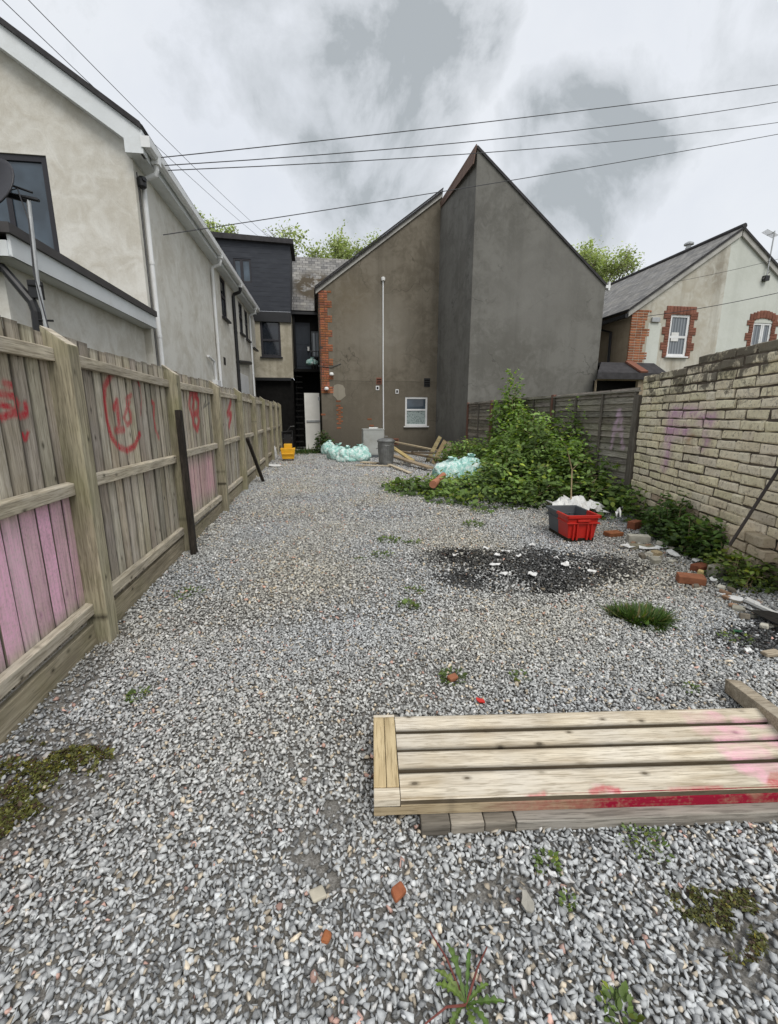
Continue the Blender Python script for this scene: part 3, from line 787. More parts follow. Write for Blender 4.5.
# roof: two slabs
def roof_slab(name, p0, along, up, th, mat, parent, origin=None):
    p0, along, up = Vector(p0), Vector(along), Vector(up); nrm = along.cross(up).normalized()
    if nrm.z < 0: nrm = -nrm
    m_ = MB(); a = [p0, p0 + along, p0 + along + up, p0 + up]
    m_.hexa(a, [q + nrm * th for q in a]) if along.cross(up).z > 0 else m_.hexa([a[0], a[3], a[2], a[1]], [q + nrm * th for q in (a[0], a[3], a[2], a[1])])
    o_ = m_.build(name, mat, parent)
    o_.data.materials.append(M['roofdark'])
    for pf_ in o_.data.polygons[2:]: pf_.material_index = 1
    la, lu = along.length, up.length; ua, uu = along.normalized(), up.normalized(); off = Vector(WOFF[parent.name].translation) if parent else o_.location
    at = o_.data.attributes.new('tuv', 'FLOAT_VECTOR', 'POINT')
    Wm = WOFF[o_.name]
    at.data.foreach_set('vector', [c for v in o_.data.vertices for c in (((Wm @ v.co) - p0).dot(ua), ((Wm @ v.co) - p0).dot(uu), 0)])
    return o_
ov = .22
ax = TL(0, 1, 0) - TL(0, 0, 0); xx_ = TL(1, 0, 0) - TL(0, 0, 0)
r1 = roof_slab('roof', TL(ov, -.16, EZ - ov * rise + .14), ax * (LEN + .2), (xx_ * -(W / 2 + ov)) + Vector((0, 0, (W / 2 + ov) * rise)), .07, M['slate'], terr)
r2 = roof_slab('roof', TL(-W - ov, -.16, EZ - ov * rise + .14), ax * (LEN + .2), (xx_ * (W / 2 + ov)) + Vector((0, 0, (W / 2 + ov) * rise)), .07, M['slate'], terr)
# white bargeboard on the gable, dark edge over it
for sgn in (1, -1):
    m = MB(); xa = ov + .02 if sgn > 0 else -W - ov; xm = -W / 2
    za = EZ - ov * rise - .17; zm = za + (abs(xm - xa)) * rise
    m.prism([TL(xa, -.17, za), TL(xm, -.17, zm), TL(xm, -.17, zm + .30), TL(xa, -.17, za + .30)], TL(0, .165, 0) - TL(0, 0, 0))
    m.build('bargeboard', M['fascia'], terr)
    m = MB(); m.prism([TL(xa, -.21, za + .303), TL(xm, -.21, zm + .303), TL(xm, -.21, zm + .385), TL(xa, -.21, za + .385)], TL(0, .10, 0) - TL(0, 0, 0)); m.build('roof_edge', M['roofdark'], terr)
# soffit, fascia, gutter
ez = EZ - ov * rise - .02
m = MB(); tbox(m, .0, ov - .03, -.16, LEN, ez - .16, ez - .14); tbox(m, ov - .03, ov, -.155, LEN, ez - .165, ez + .06)
m.prism([TL(-.02, -.175, ez - .165), TL(ov + .02, -.175, ez - .165), TL(ov + .02, -.175, ez + .1), TL(-.02, -.175, ez + .1 + (ov + .04) * rise)], TL(0, .16, 0) - TL(0, 0, 0)); m.build('fascia', M['fascia'], terr)
m = MB(); prof = [(ov + .003, ez + .06), (ov + .003, ez - .05), (ov + .035, ez - .085), (ov + .09, ez - .085), (ov + .125, ez - .05), (ov + .13, ez + .06), (ov + .118, ez + .06), (ov + .112, ez - .045), (ov + .085, ez - .072), (ov + .04, ez - .072), (ov + .015, ez - .045), (ov + .015, ez + .06)]
m.prism([TL(x, -.18, z) for x, z in prof], ax * (LEN + .18)); m.build('gutter', M['pvc'], terr)
m = MB(); tbox(m, ov + .0, ov + .13, -.19, -.178, ez - .085, ez + .065); m.build('gutter_end', M['pvc'], terr)
# downpipes
def downpipe(y, z0, mat, r=.038, top=None, out=.055):
    m_ = MB(); zt = ez - .08
    pts = [TL(ov + .065, y, zt), TL(ov + .065, y, zt - .13), TL(ov + .04, y, zt - .19), TL(out + .02, y + .02, zt - .26), TL(out, y + .02, zt - .33), TL(out, y + .02, z0)]
    if top: pts = [TL(ov + .02, y, top), TL(out, y + .02, top - .02), TL(out, y + .02, z0)]
    m_.tube(pts, r, 10)
    for z in np.arange(z0 + .3, zt - .6, 1.15): m_.lathe(TL(out, y + .02, float(z)), [(r + .006, 0), (r + .006, .05)], 10)
    m_.build('downpipe', mat, terr, smooth=False)
    b_ = MB(); tbox(b_, ov + .01, ov + .125, y - .06, y + .06, zt - .06, zt + .03); b_.build('gutter_outlet', M['pvc'] if not top else mat, terr)
downpipe(.22, .2, M['pvc'])
yb2, _ = TW(212, 300); downpipe(yb2, 1.9, M['pvc'])
yb3, _ = TW(233, 320); downpipe(yb3, .3, M['blackplastic'], .05)
yb4, _ = TW(249.5, 340); downpipe(yb4, 1.6, M['pvc'], .034)
m = MB(); zc = ez - .42; m.lathe(TL(.075, .12, zc - .10), [(.03, 0), (.065, .03), (.07, .13), (.04, .17)], 12); m.tube([TL(.075, .12, zc), TL(.14, .06, zc + .02)], .035, 8)
m.build('security_light', M['blackplastic'], terr)
m = MB(); m.tube([TL(.02, .1, ez - .3), TL(.02, .11, 3.2), TL(.018, .12, .5)], .008, 5); m.tube([TL(.02, .15, ez - .5), TL(.022, .16, 2.2)], .006, 5); m.build('wall_cable', M['cable'], terr)
# small pipes and vent squares on the side wall, black ledge at the foot of the black pipe
m = MB()
for (px_, py_) in [(219, 358), (224.5, 361)]:
    y, z = TW(px_, py_); tbox(m, -.02, .012, y - .12, y + .12, z - .1, z + .1)
m.build('vent', M['blackplastic'], terr)
y, z = TW(206, 356); y2, z2 = TW(213, 366); m = MB(); m.tube([TL(.05, y, z), TL(.06, y2 - .1, z2 + .1), TL(.06, y2, z2 - .5)], .03, 8); tbox(m, .0, .12, y2 - .15, y2 + .2, z2 - .75, z2 - .35); m.build('waste_pipe', M['pvc'], terr)
y, z = TW(236, 362); y2, z2 = TW(249, 366); m = MB(); m.tube([TL(.06, y, z), TL(.06, y2, z2 + .1)], .07, 8); m.build('black_waste_pipe', M['blackplastic'], terr)
y, z = TW(238, 372); y2, z2 = TW(247.5, 376); m = MB(); tbox(m, .0, .03, y, y2, z - .75, z); m.build('wall_panel', M['pvc'], terr); m = MB(); tbox(m, .0, .07, y, y2, z - .85, z - .755); m.build('panel_ledge', M['blackplastic'], terr)

def sash(parent, o, u, n, w, h, frame_m, pane_m, fw=.06, bars=(), name='window', sill=None, upper=None):
    """window in an opening: o lower-left corner, u unit along, n unit outward; bars: ('h',t) or ('v',t)"""
    o, u, n = Vector(o), Vector(u), Vector(n); z = Vector((0, 0, 1)); m_ = MB(); d = .05; q = o - n * .07
    m_.obox(q, u * fw, -n * -d, z * h); m_.obox(q + u * (w - fw), u * fw, n * d, z * h)
    m_.obox(q + u * fw, u * (w - 2 * fw), n * d, z * fw); m_.obox(q + u * fw + z * (h - fw), u * (w - 2 * fw), n * d, z * fw)
    for k, t in bars:
        if k == 'v': m_.obox(q + u * (w * t - fw * .45) + z * fw, u * fw * .9, n * (d - .003), z * (h - 2 * fw))
        else: m_.obox(q + z * (h * t - fw * .45) + u * fw, u * (w - 2 * fw), n * (d + .002), z * fw * .9)
    f_ = m_.build(name, frame_m, parent, bevel=.004)
    if upper:
        t = upper[0]
        p_ = MB(); p_.obox(q + n * .018 + u * fw * .5 + z * fw * .5, u * (w - fw), n * .004, z * (h * t - fw * .5)); p_.build('pane', pane_m, f_)
        p_ = MB(); p_.obox(q + n * .018 + u * fw * .5 + z * h * t, u * (w - fw), n * .004, z * (h * (1 - t) - fw * .5)); p_.build('pane', upper[1], f_)
    else:
        p_ = MB(); p_.obox(q + n * .018 + u * fw * .5 + z * fw * .5, u * (w - fw), n * .004, z * (h - fw)); p_.build('pane', pane_m, f_)
    if sill:
        s_ = MB(); s_.obox(o - u * .06 - z * .05 - n * .03, u * (w + .12), n * .12, z * .048); s_.build('sill', sill, f_, bevel=.004)
    return f_
for a, b, z0, z1 in wins:
    sash(terr, TL(0, a, z0), ax, xx_, b - a, z1 - z0, M['anthracite'], M['darkglass'], .08, [('h', .55)], sill=M['anthracite'])
sash(terr, TL(-3.1, 0, 3.15), xx_, -ax, 1.88, 2.18, M['anthracite'], M['glass'], .085, [('v', .34), ('v', .38), ('v', .67)])
# single storey extension running towards the camera, flush with the side wall
ext = thing('rear_extension', 'low flat roofed extension with white fascia under the gable window, behind near fence', 'building', TL(-.15, -2, 0), rotz=TR)
y0e = -3.30
m = MB(); tbox(m, -4.2, -.10, y0e, -.01, -.2, 2.80); m.build('wall', M['whitewall'], ext)
m = MB(); tbox(m, -4.2, .10, y0e - .18, -.02, 2.80, 2.815); tbox(m, .085, .11, y0e - .18, -.02, 2.80, 2.985); tbox(m, -.35, .085, y0e - .195, y0e - .17, 2.80, 2.93); m.build('fascia', M['fascia'], ext)
m = MB(); tbox(m, -4.2, .14, y0e - .22, -.02, 2.985, 3.07); m.build('roof', M['capgrey'], ext)
m = MB(); tbox(m, -4.2, .02, y0e - .33, y0e - .222, 2.92, 3.06); m.build('gutter', M['blackplastic'], ext)
m = MB(); yq = y0e - .27
gp = PY(2, 262, (TL(0, yq, 0)).y); m.tube([TL(-.62, yq, 2.93), TL(-.62, yq, 2.80), *[PY(a, b, TL(0, y0e - .08, 0).y) - Vector((0, 0, .1)) for a, b in ((3, 268), (32, 302), (36, 312), (44, 380))]], .042, 10)
m.build('downpipe', M['blackplastic'], ext)
m = MB(); q = PY(36, 290, TL(0, y0e - .06, 0).y); m.box(q.x - .05, q.x + .05, q.y - .04, q.y + .04, q.z - .18, q.z - .02); m.build('junction_box', M['blackplastic'], ext, bevel=.006)
m = MB(); m.tube([TL(-.34, y0e - .03, 2.5), TL(-.30, y0e - .03, 2.3), TL(-.29, y0e - .03, 1.2)], .014, 6); m.build('wall_cable', M['pvc'], ext)
for ch in ext.children: ch.location.z += .10
# satellite dish on its pole
yd = TL(0, y0e - .12, 0).y
pA, pB, pC = PY(45, 320, yd), PY(38, 285, yd), PY(28, 197, yd)
dish = thing('satellite_dish', 'dark satellite dish on a bent grey pole by the gable window', 'satellite dish', pA)
m = MB(); m.tube([pA - Vector((0, 0, .1)), pA, pB, pC], .018, 8); m.build('pole', M['galv'], dish)
m = MB(); dc = PY(-6, 188, yd); dn = Vector((-.25, -.85, .35)).normalized(); du = dn.cross(Vector((0, 0, 1))).normalized(); dv = du.cross(dn)
rows = 7; nn = 24; b0 = len(m.v)
for i in range(rows + 1):
    rr = .24 * i / rows
    for k in range(nn):
        a = 2 * math.pi * k / nn; m.vert(dc + du * math.cos(a) * rr + dv * math.sin(a) * rr * 1.08 + dn * (rr * rr * .9))
for i in range(rows):
    for k in range(nn): m.f.append((b0 + i * nn + k, b0 + i * nn + (k + 1) % nn, b0 + (i + 1) * nn + (k + 1) % nn, b0 + (i + 1) * nn + k))
do = m.build('reflector', M['anthracite'], dish, smooth=True); sm = do.modifiers.new('thick', 'SOLIDIFY'); sm.thickness = .012
m = MB(); m.tube([pC + Vector((0, 0, -.03)), dc + dn * -.05], .022, 8); m.tube([pC + Vector((.08, -.02, -.02)), dc + dn * -.03 + du * .02], .012, 6); m.tube([pC + Vector((.05, -.02, .03)), dc + dn * -.03 + dv * .1], .010, 6)
m.tube([pC + Vector((-.06, 0, .0)), pC + Vector((.10, -.03, -.035))], .014, 6); m.build('bracket', M['blackplastic'], dish)
m = MB(); m.tube([dc - dv * .24, dc - dv * .22 + dn * .22, dc + dn * .36], .010, 6); m.lathe(dc + dn * .36 - Vector((0, 0, .03)), [(.02, 0), (.03, .02), (.03, .06), (.01, .07)], 10); m.build('receiver_arm', M['blackplastic'], dish)
m = MB(); cp = [dc + dn * -.05, pC + Vector((-.06, -.03, .05)), pC + Vector((-.015, -.02, -.2)), pB + Vector((-.01, -.02, .1)), pA + Vector((.02, -.02, 0)), pA + Vector((.05, -.02, -.25))]
m.tube(cp, .006, 5); m.build('cable', M['cable'], dish)
m = MB(); m.tube([pB + Vector((-.09, .02, 0)), pB + Vector((.04, 0, -.005))], .010, 6); m.tube([pA + Vector((-.08, .02, 0)), pA + Vector((.07, 0, -.005))], .010, 6); m.build('wall_clamp', M['blackplastic'], dish)

# ------------------------------------------------------------------ brick helper
def brick(mb, o, u, n, L, H, D, paintfn=None, rough=.006):
    """one brick: front face is a small rounded grid, o lower-left of the front face, n outward"""
    o, u, n = Vector(o), Vector(u), Vector(n); z = Vector((0, 0, 1)); nu, nv = 4, 3; b = len(mb.v); inv = .010
    for j in range(nv + 1):
        for i in range(nu + 1):
            e = (i in (0, nu)) or (j in (0, nv)); cor = (i in (0, nu)) and (j in (0, nv))
            ti = [0, .06, .5, .94, 1][i]; tj = [0, .14, .86, 1][j]
            p = o + u * (L * ti + random.uniform(-rough, rough) * .6) + z * (H * tj + random.uniform(-rough, rough) * .6) - n * (inv * (1.3 if cor else 1 if e else 0) * random.uniform(.7, 1.2)) + n * random.uniform(-rough, rough) * .35
            mb.vert(p, paintfn(p) if paintfn else None)
    for j in range(nv):
        for i in range(nu):
            a = b + j * (nu + 1) + i; mb.f.append((a, a + 1, a + nu + 2, a + nu + 1))
    c = len(mb.v); ring = [b + i for i in range(nu + 1)] + [b + j * (nu + 1) + nu for j in range(1, nv + 1)] + [b + nv * (nu + 1) + i for i in range(nu - 1, -1, -1)] + [b + j * (nu + 1) for j in range(nv - 1, 0, -1)]
    for q in ring: mb.vert(Vector(mb.v[q]) - n * D, mb.p[q])
    k = len(ring)
    for i in range(k): mb.f.append((ring[(i + 1) % k], ring[i], c + i, c + (i + 1) % k))

# ------------------------------------------------------------------ brown rendered house at the end of the yard (left half)
P_ = lambda px, py: PY(px, py, LB)
hx0, hx1 = P_(318, 285).x, 5.06
hz0, hz1 = P_(318, 285).z - .12, P_(440, 190).z - .1
bh = thing('brown_rendered_house', 'brown grey rendered house gable with brick quoins and small white window, end of yard', 'building', ((hx0 + hx1) / 2, LB, 0))
wl, wr_, wb, wt = P_(405, 427).x, P_(427, 427).x, P_(415, 426).z, P_(415, 397).z
m = MB()
m.wall([(hx0, LB, -.2), (hx1, LB, -.2), (hx1, LB, hz1), (hx0, LB, hz0)], [[(wl, LB, wb), (wr_, LB, wb), (wr_, LB, wt), (wl, LB, wt)]], (0, .12, 0))
m.add([(hx0, LB, -.2), (hx0, LB + 9, -.2), (hx0, LB + 9, hz0), (hx0, LB, hz0)], [(3, 2, 1, 0)])
m.build('wall', M['brownwall'], bh)
wd = sash(bh, (wl, LB, wb), (1, 0, 0), (0, -1, 0), wr_ - wl, wt - wb, M['pvc'], M['frosted'], .075, [('h', .56)], sill=M['pvc'], upper=(.56, M['glass']))
# verge and roof going back
slope = Vector((hx1 - hx0 + .12, 0, (hz1 - hz0) * (hx1 - hx0 + .12) / (hx1 - hx0)))
roof_slab('roof', Vector((hx0 - .12, LB - .13, hz0 - .08)), Vector((0, 9, 0)), slope, .05, M['slate'], bh)
m = MB(); q = Vector((hx0 - .1, LB - .06, hz0 - .20)); m.prism([q, q + slope * .995, q + slope * .995 + Vector((0, 0, .19)), q + Vector((0, 0, .19))], (0, .055, 0)); m.build('bargeboard', M['bargeboard'], bh)
m = MB(); q = Vector((hx0 - .13, LB - .16, hz0 - .02)); m.prism([q, q + slope, q + slope + Vector((0, 0, .06)), q + Vector((0, 0, .06))], (0, .03, 0)); m.build('verge_strip', M['roofdark'], bh)
# brick quoin at the left corner, toothed
m = MB(); z = 2.35; r_ = 0
while z < hz0 - .12:
    wdt = .50 if r_ % 6 < 3 else .34
    x = hx0 - .006; 
    while x < hx0 + wdt - .05:
        l = min(random.choice([.225, .225, .11]), hx0 + wdt - x)
        s_ = random.uniform(.7, 1.25); m.cur = (s_, s_ * random.uniform(.85, 1.05), s_ * random.uniform(.8, 1.1))
        if random.random() > .02: brick(m, (x, LB - .014, z), (1, 0, 0), (0, -1, 0), l - .012, .072, .05)
        x += l
    z += .088; r_ += 1
m.build('brick_quoin', M['brick'], bh)
m = MB(); m.box(hx0 - .003, hx0 + .33, LB - .003, LB + .02, 2.30, hz0 - .1); m.build('quoin_mortar', M['mortar'], bh)
# patches where the render has come away
def patch(cols, x, z0, z1, dens=.75):
    m = MB(); zz = z0; i = 0
    while zz < z1:
        for c in range(cols):
            if random.random() < dens:
                s_ = random.uniform(.55, 1.0); m.cur = (s_, s_, s_); brick(m, (x + c * .2 - .08 * (i % 2), LB - .008, zz), (1, 0, 0), (0, -1, 0), .185, .07, .03)
        zz += .088; i += 1
    m.build('exposed_brick', M['brick'], bh)
a = P_(337.5, 431); b = P_(343.5, 401); patch(1, a.x + .05, a.z, b.z, .85)
a = P_(367, 431); b = P_(373.5, 417); patch(1, a.x + .1, a.z, b.z, .6)
a = P_(322, 431); b = P_(331, 412); patch(2, a.x + .06, a.z, b.z, .22)
m = MB(); c = P_(339, 392); pts = []
for k in range(14):
    a = 2 * math.pi * k / 14; rr = random.uniform(.85, 1.1); pts.append((c.x + .27 * rr * math.cos(a), LB - .012, c.z + .32 * rr * math.sin(a)))
m.prism(pts, (0, .011, 0)); m.build('filler_patch', M['patchrender'], bh)
# conduit with lamp, vents, wall lights
m = MB(); a = P_(383, 281); b = P_(383, 441); m.tube([(a.x, LB - .035, b.z), (a.x - .01, LB - .035, (a.z + b.z) / 2), (a.x, LB - .035, a.z)], .026, 8); m.build('conduit', M['pvc'], bh)
m = MB(); m.lathe((a.x, LB - .06, a.z - .02), [(.03, 0), (.075, .02), (.08, .12), (.03, .15)], 12); m.build('lamp_head', M['lampwhite'], bh)
for (px_, py_, w_, h_, mt) in [(379, 381, .22, .26, 'redquoin'), (427, 382.5, .26, .34, 'blackplastic'), (377.5, 388, .14, .16, 'pvc'), (397, 391.5, .13, .17, 'pvc'), (395.8, 441.5, .24, .26, 'redquoin')]:
    c = P_(px_, py_); m = MB(); m.box(c.x - w_ / 2, c.x + w_ / 2, LB - .02, LB + .01, c.z - h_ / 2, c.z + h_ / 2); vb = m.build('vent', M[mt], bh, bevel=.004)
    m = MB()
    if mt == 'pvc': m.box(c.x - w_ * .28, c.x + w_ * .28, LB - .026, LB - .021, c.z - h_ * .3, c.z + h_ * .3)
    else:
        for k in range(3): m.box(c.x - w_ * .4, c.x + w_ * .4, LB - .026, LB - .021, c.z - h_ * .35 + k * h_ * .26, c.z - h_ * .35 + k * h_ * .26 + h_ * .13)
    m.build('opening', M['black'], vb)
for (px_, py_) in [(331.5, 374.5), (326.5, 389)]:
    c = P_(px_, py_); m = MB(); m.lathe((c.x, LB - .10, c.z - .05), [(.04, 0), (.085, .02), (.09, .07), (.05, .12)], 12); m.tube([(c.x, LB - .06, c.z), (c.x - .05, LB, c.z + .06)], .025, 6); m.build('security_camera', M['lampwhite'], bh)
m = MB(); a = P_(318, 366); m.tube([(a.x, LB - .02, a.z), (a.x + .5, LB - .03, a.z - .05), (a.x + .9, LB - .02, a.z + .1)], .012, 5); m.tube([(hx0 + .02, LB - .02, hz0 - .2), (hx0 + .03, LB - .02, 2.6)], .012, 5); m.build('wall_cable', M['cable'], bh)

# ------------------------------------------------------------------ tall grey gable (right half), standing nearer the camera
YF = 15.1
Ff, Rr, Bb = Vector((PY(466, 440, YF).x, YF, 0)), Vector((10.06, YF, 0)), Vector((5.0, 18.3, 0))
apz = PY(477, 147, YF).z; lz = PY(474, 163, YF).z; rz_ = PY(606, 285, YF).z; bz = PY(442.5, 206, 18.2).z
Ff.x = 5.24
gh_ = thing('grey_rendered_house', 'tall dark grey rendered house wall with a steep pointed gable, behind the bramble', 'building', (7.6, YF, 0))
m = MB()
m.wall([(Ff.x, YF, -.2), (Rr.x, YF, -.2), (Rr.x, YF, rz_), (Ff.x + .02, YF, apz)], [], (0, 1, 0))
m.wall([(Bb.x, 18.299, -.2), (Ff.x, YF, -.2), (Ff.x + .02, YF, apz - .05), (Bb.x, 18.299, bz)], [], (1, 0, 0))
m.add([(Rr.x, YF, -.2), (Rr.x, YF + 9, -.2), (Rr.x, YF + 9, rz_), (Rr.x, YF, rz_)], [(0, 1, 2, 3)])
m.build('wall', M['greywall'], gh_)
sl = Vector((Rr.x - Ff.x + .06, 0, rz_ - apz - .04))
roof_slab('roof', Vector((Ff.x + .02, YF - .03, apz + .02)), Vector((0, 9, 0)), sl, .02, M['slate'], gh_)
m = MB(); q = Vector((Ff.x - .02, YF - .045, apz - .03)); m.prism([q, q + sl, q + sl + Vector((.02, 0, .06)), q + Vector((.02, 0, .06))], (0, .04, 0)); m.build('verge_strip', M['roofdark'], gh_)
m = MB(); v1, v2, v3 = PY(478, 145, YF - .05), PY(473.5, 164, YF - .05), Vector((Bb.x - .02, 18.2, bz - .03))
v1b, v2b, v3b = [Vector(v) + Vector((-.05, .0, 0)) for v in (v1, v2, v3)]
m.prism([Vector((v1.x - .06, YF - .06, v1.z + .02)), Vector((v2.x - .02, YF - .06, v2.z)), v3 + Vector((-.02, 0, -.03)), v3 + Vector((-.04, 0, .16))], (.03, 0, 0)); m.build('verge_board', M['vergebrown'], gh_)
m = MB(); c = PY(609.5, 287, YF); m.box(Rr.x + .0, Rr.x + .16, YF - .05, YF + .5, c.z - .05, c.z + .05); m.box(Rr.x + .09, Rr.x + .15, YF - .056, YF + .05, c.z - .12, c.z + .16); m.build('gutter_end', M['pvc'], gh_)

# ------------------------------------------------------------------ far end of the alley: dark tower, mossy slate roof, black stair
YT = 20.6
Q = lambda px, py: PY(px, py, YT)
tx1 = Q(290.5, 312).x
tw = thing('black_clad_building', 'black clad upper storey over stained cream wall with arched dark window, end of alley', 'building', (-3, YT, 0))
tz0, tz1 = Q(289, 312).z, Q(290, 243).z
m = MB(); a, b = Q(233, 258), Q(252, 283)
m.wall([(-7, YT, tz0), (tx1 + .0, YT, tz0), (tx1 + .10, YT, tz1), (-7, YT, tz1 + .15)], [[(a.x, YT, b.z), (b.x, YT, b.z), (b.x, YT, a.z), (a.x, YT, a.z)]], (0, .1, 0))
m.add([(tx1, YT, tz0), (tx1, YT + 2, tz0), (tx1 + .10, YT + 2, tz1), (tx1 + .10, YT, tz1)], [(0, 1, 2, 3)])
m.build('cladding', M['clad'], tw)
sash(tw, (a.x, YT, b.z), (1, 0, 0), (0, -1, 0), b.x - a.x, a.z - b.z, M['anthracite'], M['glass'], .07, [('v', .42), ('v', .5)])
m = MB(); m.hexa([(-7.2, YT - .18, tz1 + .05), (tx1 + .24, YT - .18, tz1 - .08), (tx1 + .24, YT + 2, tz1 - .08), (-7.2, YT + 2, tz1 + .05)], [(-7.2, YT - .18, tz1 + .28), (tx1 + .24, YT - .18, tz1 + .10), (tx1 + .24, YT + 2, tz1 + .10), (-7.2, YT + 2, tz1 + .28)]); m.build('roof', M['roofdark'], tw)
m = MB(); m.box(-7, tx1 + .02, YT - .06, YT + .05, tz0 - .42, tz0 - .02); m.build('black_band', M['blackplastic'], tw)
a, b = Q(259.5, 322), Q(281.5, 357)
wx0, wx1, wz0, wz1 = a.x, b.x, b.z, a.z
yw = YT + .03
arch = [(wx0, yw, wz0), (wx1, yw, wz0), (wx1, yw, wz1)] + [(wx1 + (wx0 - wx1) * t, yw, wz1 + .12 * math.sin(math.pi * t)) for t in (.25, .5, .75)] + [(wx0, yw, wz1)]
m = MB(); zb = Q(291, 378).z; m.wall([(-7, yw, zb), (tx1, yw, zb), (tx1, yw, tz0), (-7, yw, tz0)], [arch], (0, .12, 0))
m.add([(tx1, yw, zb), (tx1, YT + 2, zb), (tx1, YT + 2, tz0), (tx1, yw, tz0)], [(0, 1, 2, 3)]); m.build('wall', M['towerwall'], tw)
f_ = sash(tw, (wx0, yw, wz0), (1, 0, 0), (0, -1, 0), wx1 - wx0, wz1 - wz0 + .12, M['anthracite'], M['darkglass'], .09, [('h', .45)], sill=M['anthracite'])
m = MB(); m.box(-7, tx1 - .02, YT + .1, YT + 1.9, -.2, zb - .001); m.build('lower_wall', M['black'], tw)
m = MB(); c = Q(247, 360); m.tube([(c.x + .25, YT - .05, c.z), (c.x, YT - .05, c.z - .05), (c.x - .05, YT - .05, c.z - 1.8)], .09, 8); m.build('downpipe', M['blackplastic'], tw)
m = MB(); m.box(c.x, tx1 - .1, YT - .12, YT + .02, zb - .12, zb); m.build('ledge', M['blackplastic'], tw)

YS = 22.0
S_ = lambda px, py: PY(px, py, YS)
sx0, sx1 = tx1 - .02, 3.0
st = thing('slate_roofed_house', 'old house with mossy slate roof and dark blue upper door above black stair', 'building', (.6, YS, 0))
ezs = S_(300, 313).z; rzs = S_(305, 262).z + 1.0
roof_slab('roof', Vector((sx0 - .05, YS - .25, ezs)), Vector((sx1 - sx0, 0, 0)), Vector((0, 3.0, rzs - ezs)), .07, M['mossslate'], st)
dz0, dz1, dx0, dx1 = S_(300, 371).z, S_(300, 322).z, S_(294, 345).x, S_(310.5, 345).x
vx0, vx1, vz0, vz1 = S_(311.5, 345).x, S_(320, 345).x, S_(315, 357).z, S_(315, 331).z
m = MB(); m.wall([(sx0, YS, -.2), (sx1, YS, -.2), (sx1, YS, ezs + .1), (sx0, YS, ezs + .1)], [[(dx0, YS, dz0), (dx1, YS, dz0), (dx1, YS, dz1), (dx0, YS, dz1)], [(vx0, YS, vz0), (vx1, YS, vz0), (vx1, YS, vz1), (vx0, YS, vz1)]], (0, .15, 0)); m.build('wall', M['black'], st)
m = MB(); m.box(dx0, dx1, YS + .05, YS + .09, dz0, dz1); d_ = m.build('door', M['doorblue'], st)
m = MB()
for (u0, u1, w0, w1) in [(.12, .46, .1, .45), (.54, .88, .1, .45), (.12, .46, .55, .92), (.54, .88, .55, .92)]:
    m.box(dx0 + (dx1 - dx0) * u0, dx0 + (dx1 - dx0) * u1, YS + .04, YS + .049, dz0 + (dz1 - dz0) * w0, dz0 + (dz1 - dz0) * w1)
m.build('door_moulding', M['doorblue'], d_, bevel=.004)
m = MB(); m.lathe((dx1 - .1, YS - .02, dz0 + .9), [(.05, 0), (.05, .18)], 8); m.build('handle', M['lampwhite'], d_)
sash(st, (vx0, YS, vz0), (1, 0, 0), (0, -1, 0), vx1 - vx0, vz1 - vz0, M['greyplastic'], M['blind'], .06, [('v', .5)])
m = MB(); m.box(sx0, 1.2, YS - 1.0, YS, dz0 - .12, dz0 - .002); m.build('landing', M['black'], st)
m = MB()
for k in range(14):
    zz = dz0 - .12 - (k + 1) * .25
    if zz > 0: m.box(sx0 + .1, -.5, YS - 1.0 - (k + 1) * .2, YS - 1.0 - k * .2 + .03, zz, zz + .05)
m.build('stair', M['black'], st)
m = MB()
for x in np.arange(.0, 1.0, .13): m.tube([(x, YS - 1.0, dz0), (x, YS - 1.0, dz0 + .75)], .012, 5)
m.tube([(-.1, YS - 1.0, dz0 + .76), (1.1, YS - 1.0, dz0 + .76)], .02, 6); m.build('railing', M['blackplastic'], st)
m = MB(); m.box(sx0, 1.5, YS - .34, YS - .24, ezs - .12, ezs - .01); m.build('gutter', M['blackplastic'], st)
m = MB(); m.tube([(sx0 + .08, YS - .1, ezs - .1), (sx0 + .08, YS - .1, 0)], .06, 8); m.build('downpipe', M['blackplastic'], st)

# white flush door leaf standing open in the passage
a, b = PY(304, 393, 19.4), PY(321, 449, 19.4)
wd_ = thing('open_gate_door', 'plain off-white door leaf standing open beside the brick quoined corner', 'door', ((a.x + b.x) / 2, 19.4, 0))
m = MB(); m.box(a.x, b.x, 19.37, 19.42, .06, a.z); m.build('leaf', M['doorwhite'], wd_, bevel=.005)
m = MB(); zz = PY(310, 421, 19.4).z; m.box(a.x + .06, a.x + .62, 19.33, 19.368, zz - .04, zz + .04); m.build('push_bar', M['galv'], wd_, bevel=.004)
m = MB()
for zz in (.4, 2.1): m.box(b.x - .06, b.x + .015, 19.355, 19.369, zz, zz + .14)
m.build('hinge', M['galv'], wd_)

# ------------------------------------------------------------------ house on the right with its gable over the brick wall
YH = 15.0
H_ = lambda px, py: PY(px, py, YH)
ex0, ezh = H_(633, 309).x, H_(633, 309).z; pk = H_(741, 232); half = pk.x - ex0
rh = thing('cream_rendered_house', 'cream rendered house gable with slate roof and red brick window surrounds, right background', 'building', (pk.x, YH, 0))
split = H_(723, 300).x
w1a, w1b = H_(667, 314), H_(689, 357); w1x0, w1x1, w1z0, w1z1 = H_(668.5, 335).x, H_(688, 335).x, H_(675, 356.5).z, H_(678, 314.5).z
w2x0, w2x1, w2z0, w2z1 = H_(752.5, 330).x, H_(771, 330).x, H_(762, 347).z, H_(762, 323).z
gz = lambda x: pk.z - abs(x - pk.x) * (pk.z - ezh) / half
rect = lambda x0, x1, z0, z1, y=YH: [(x0, y, z0), (x1, y, z0), (x1, y, z1), (x0, y, z1)]
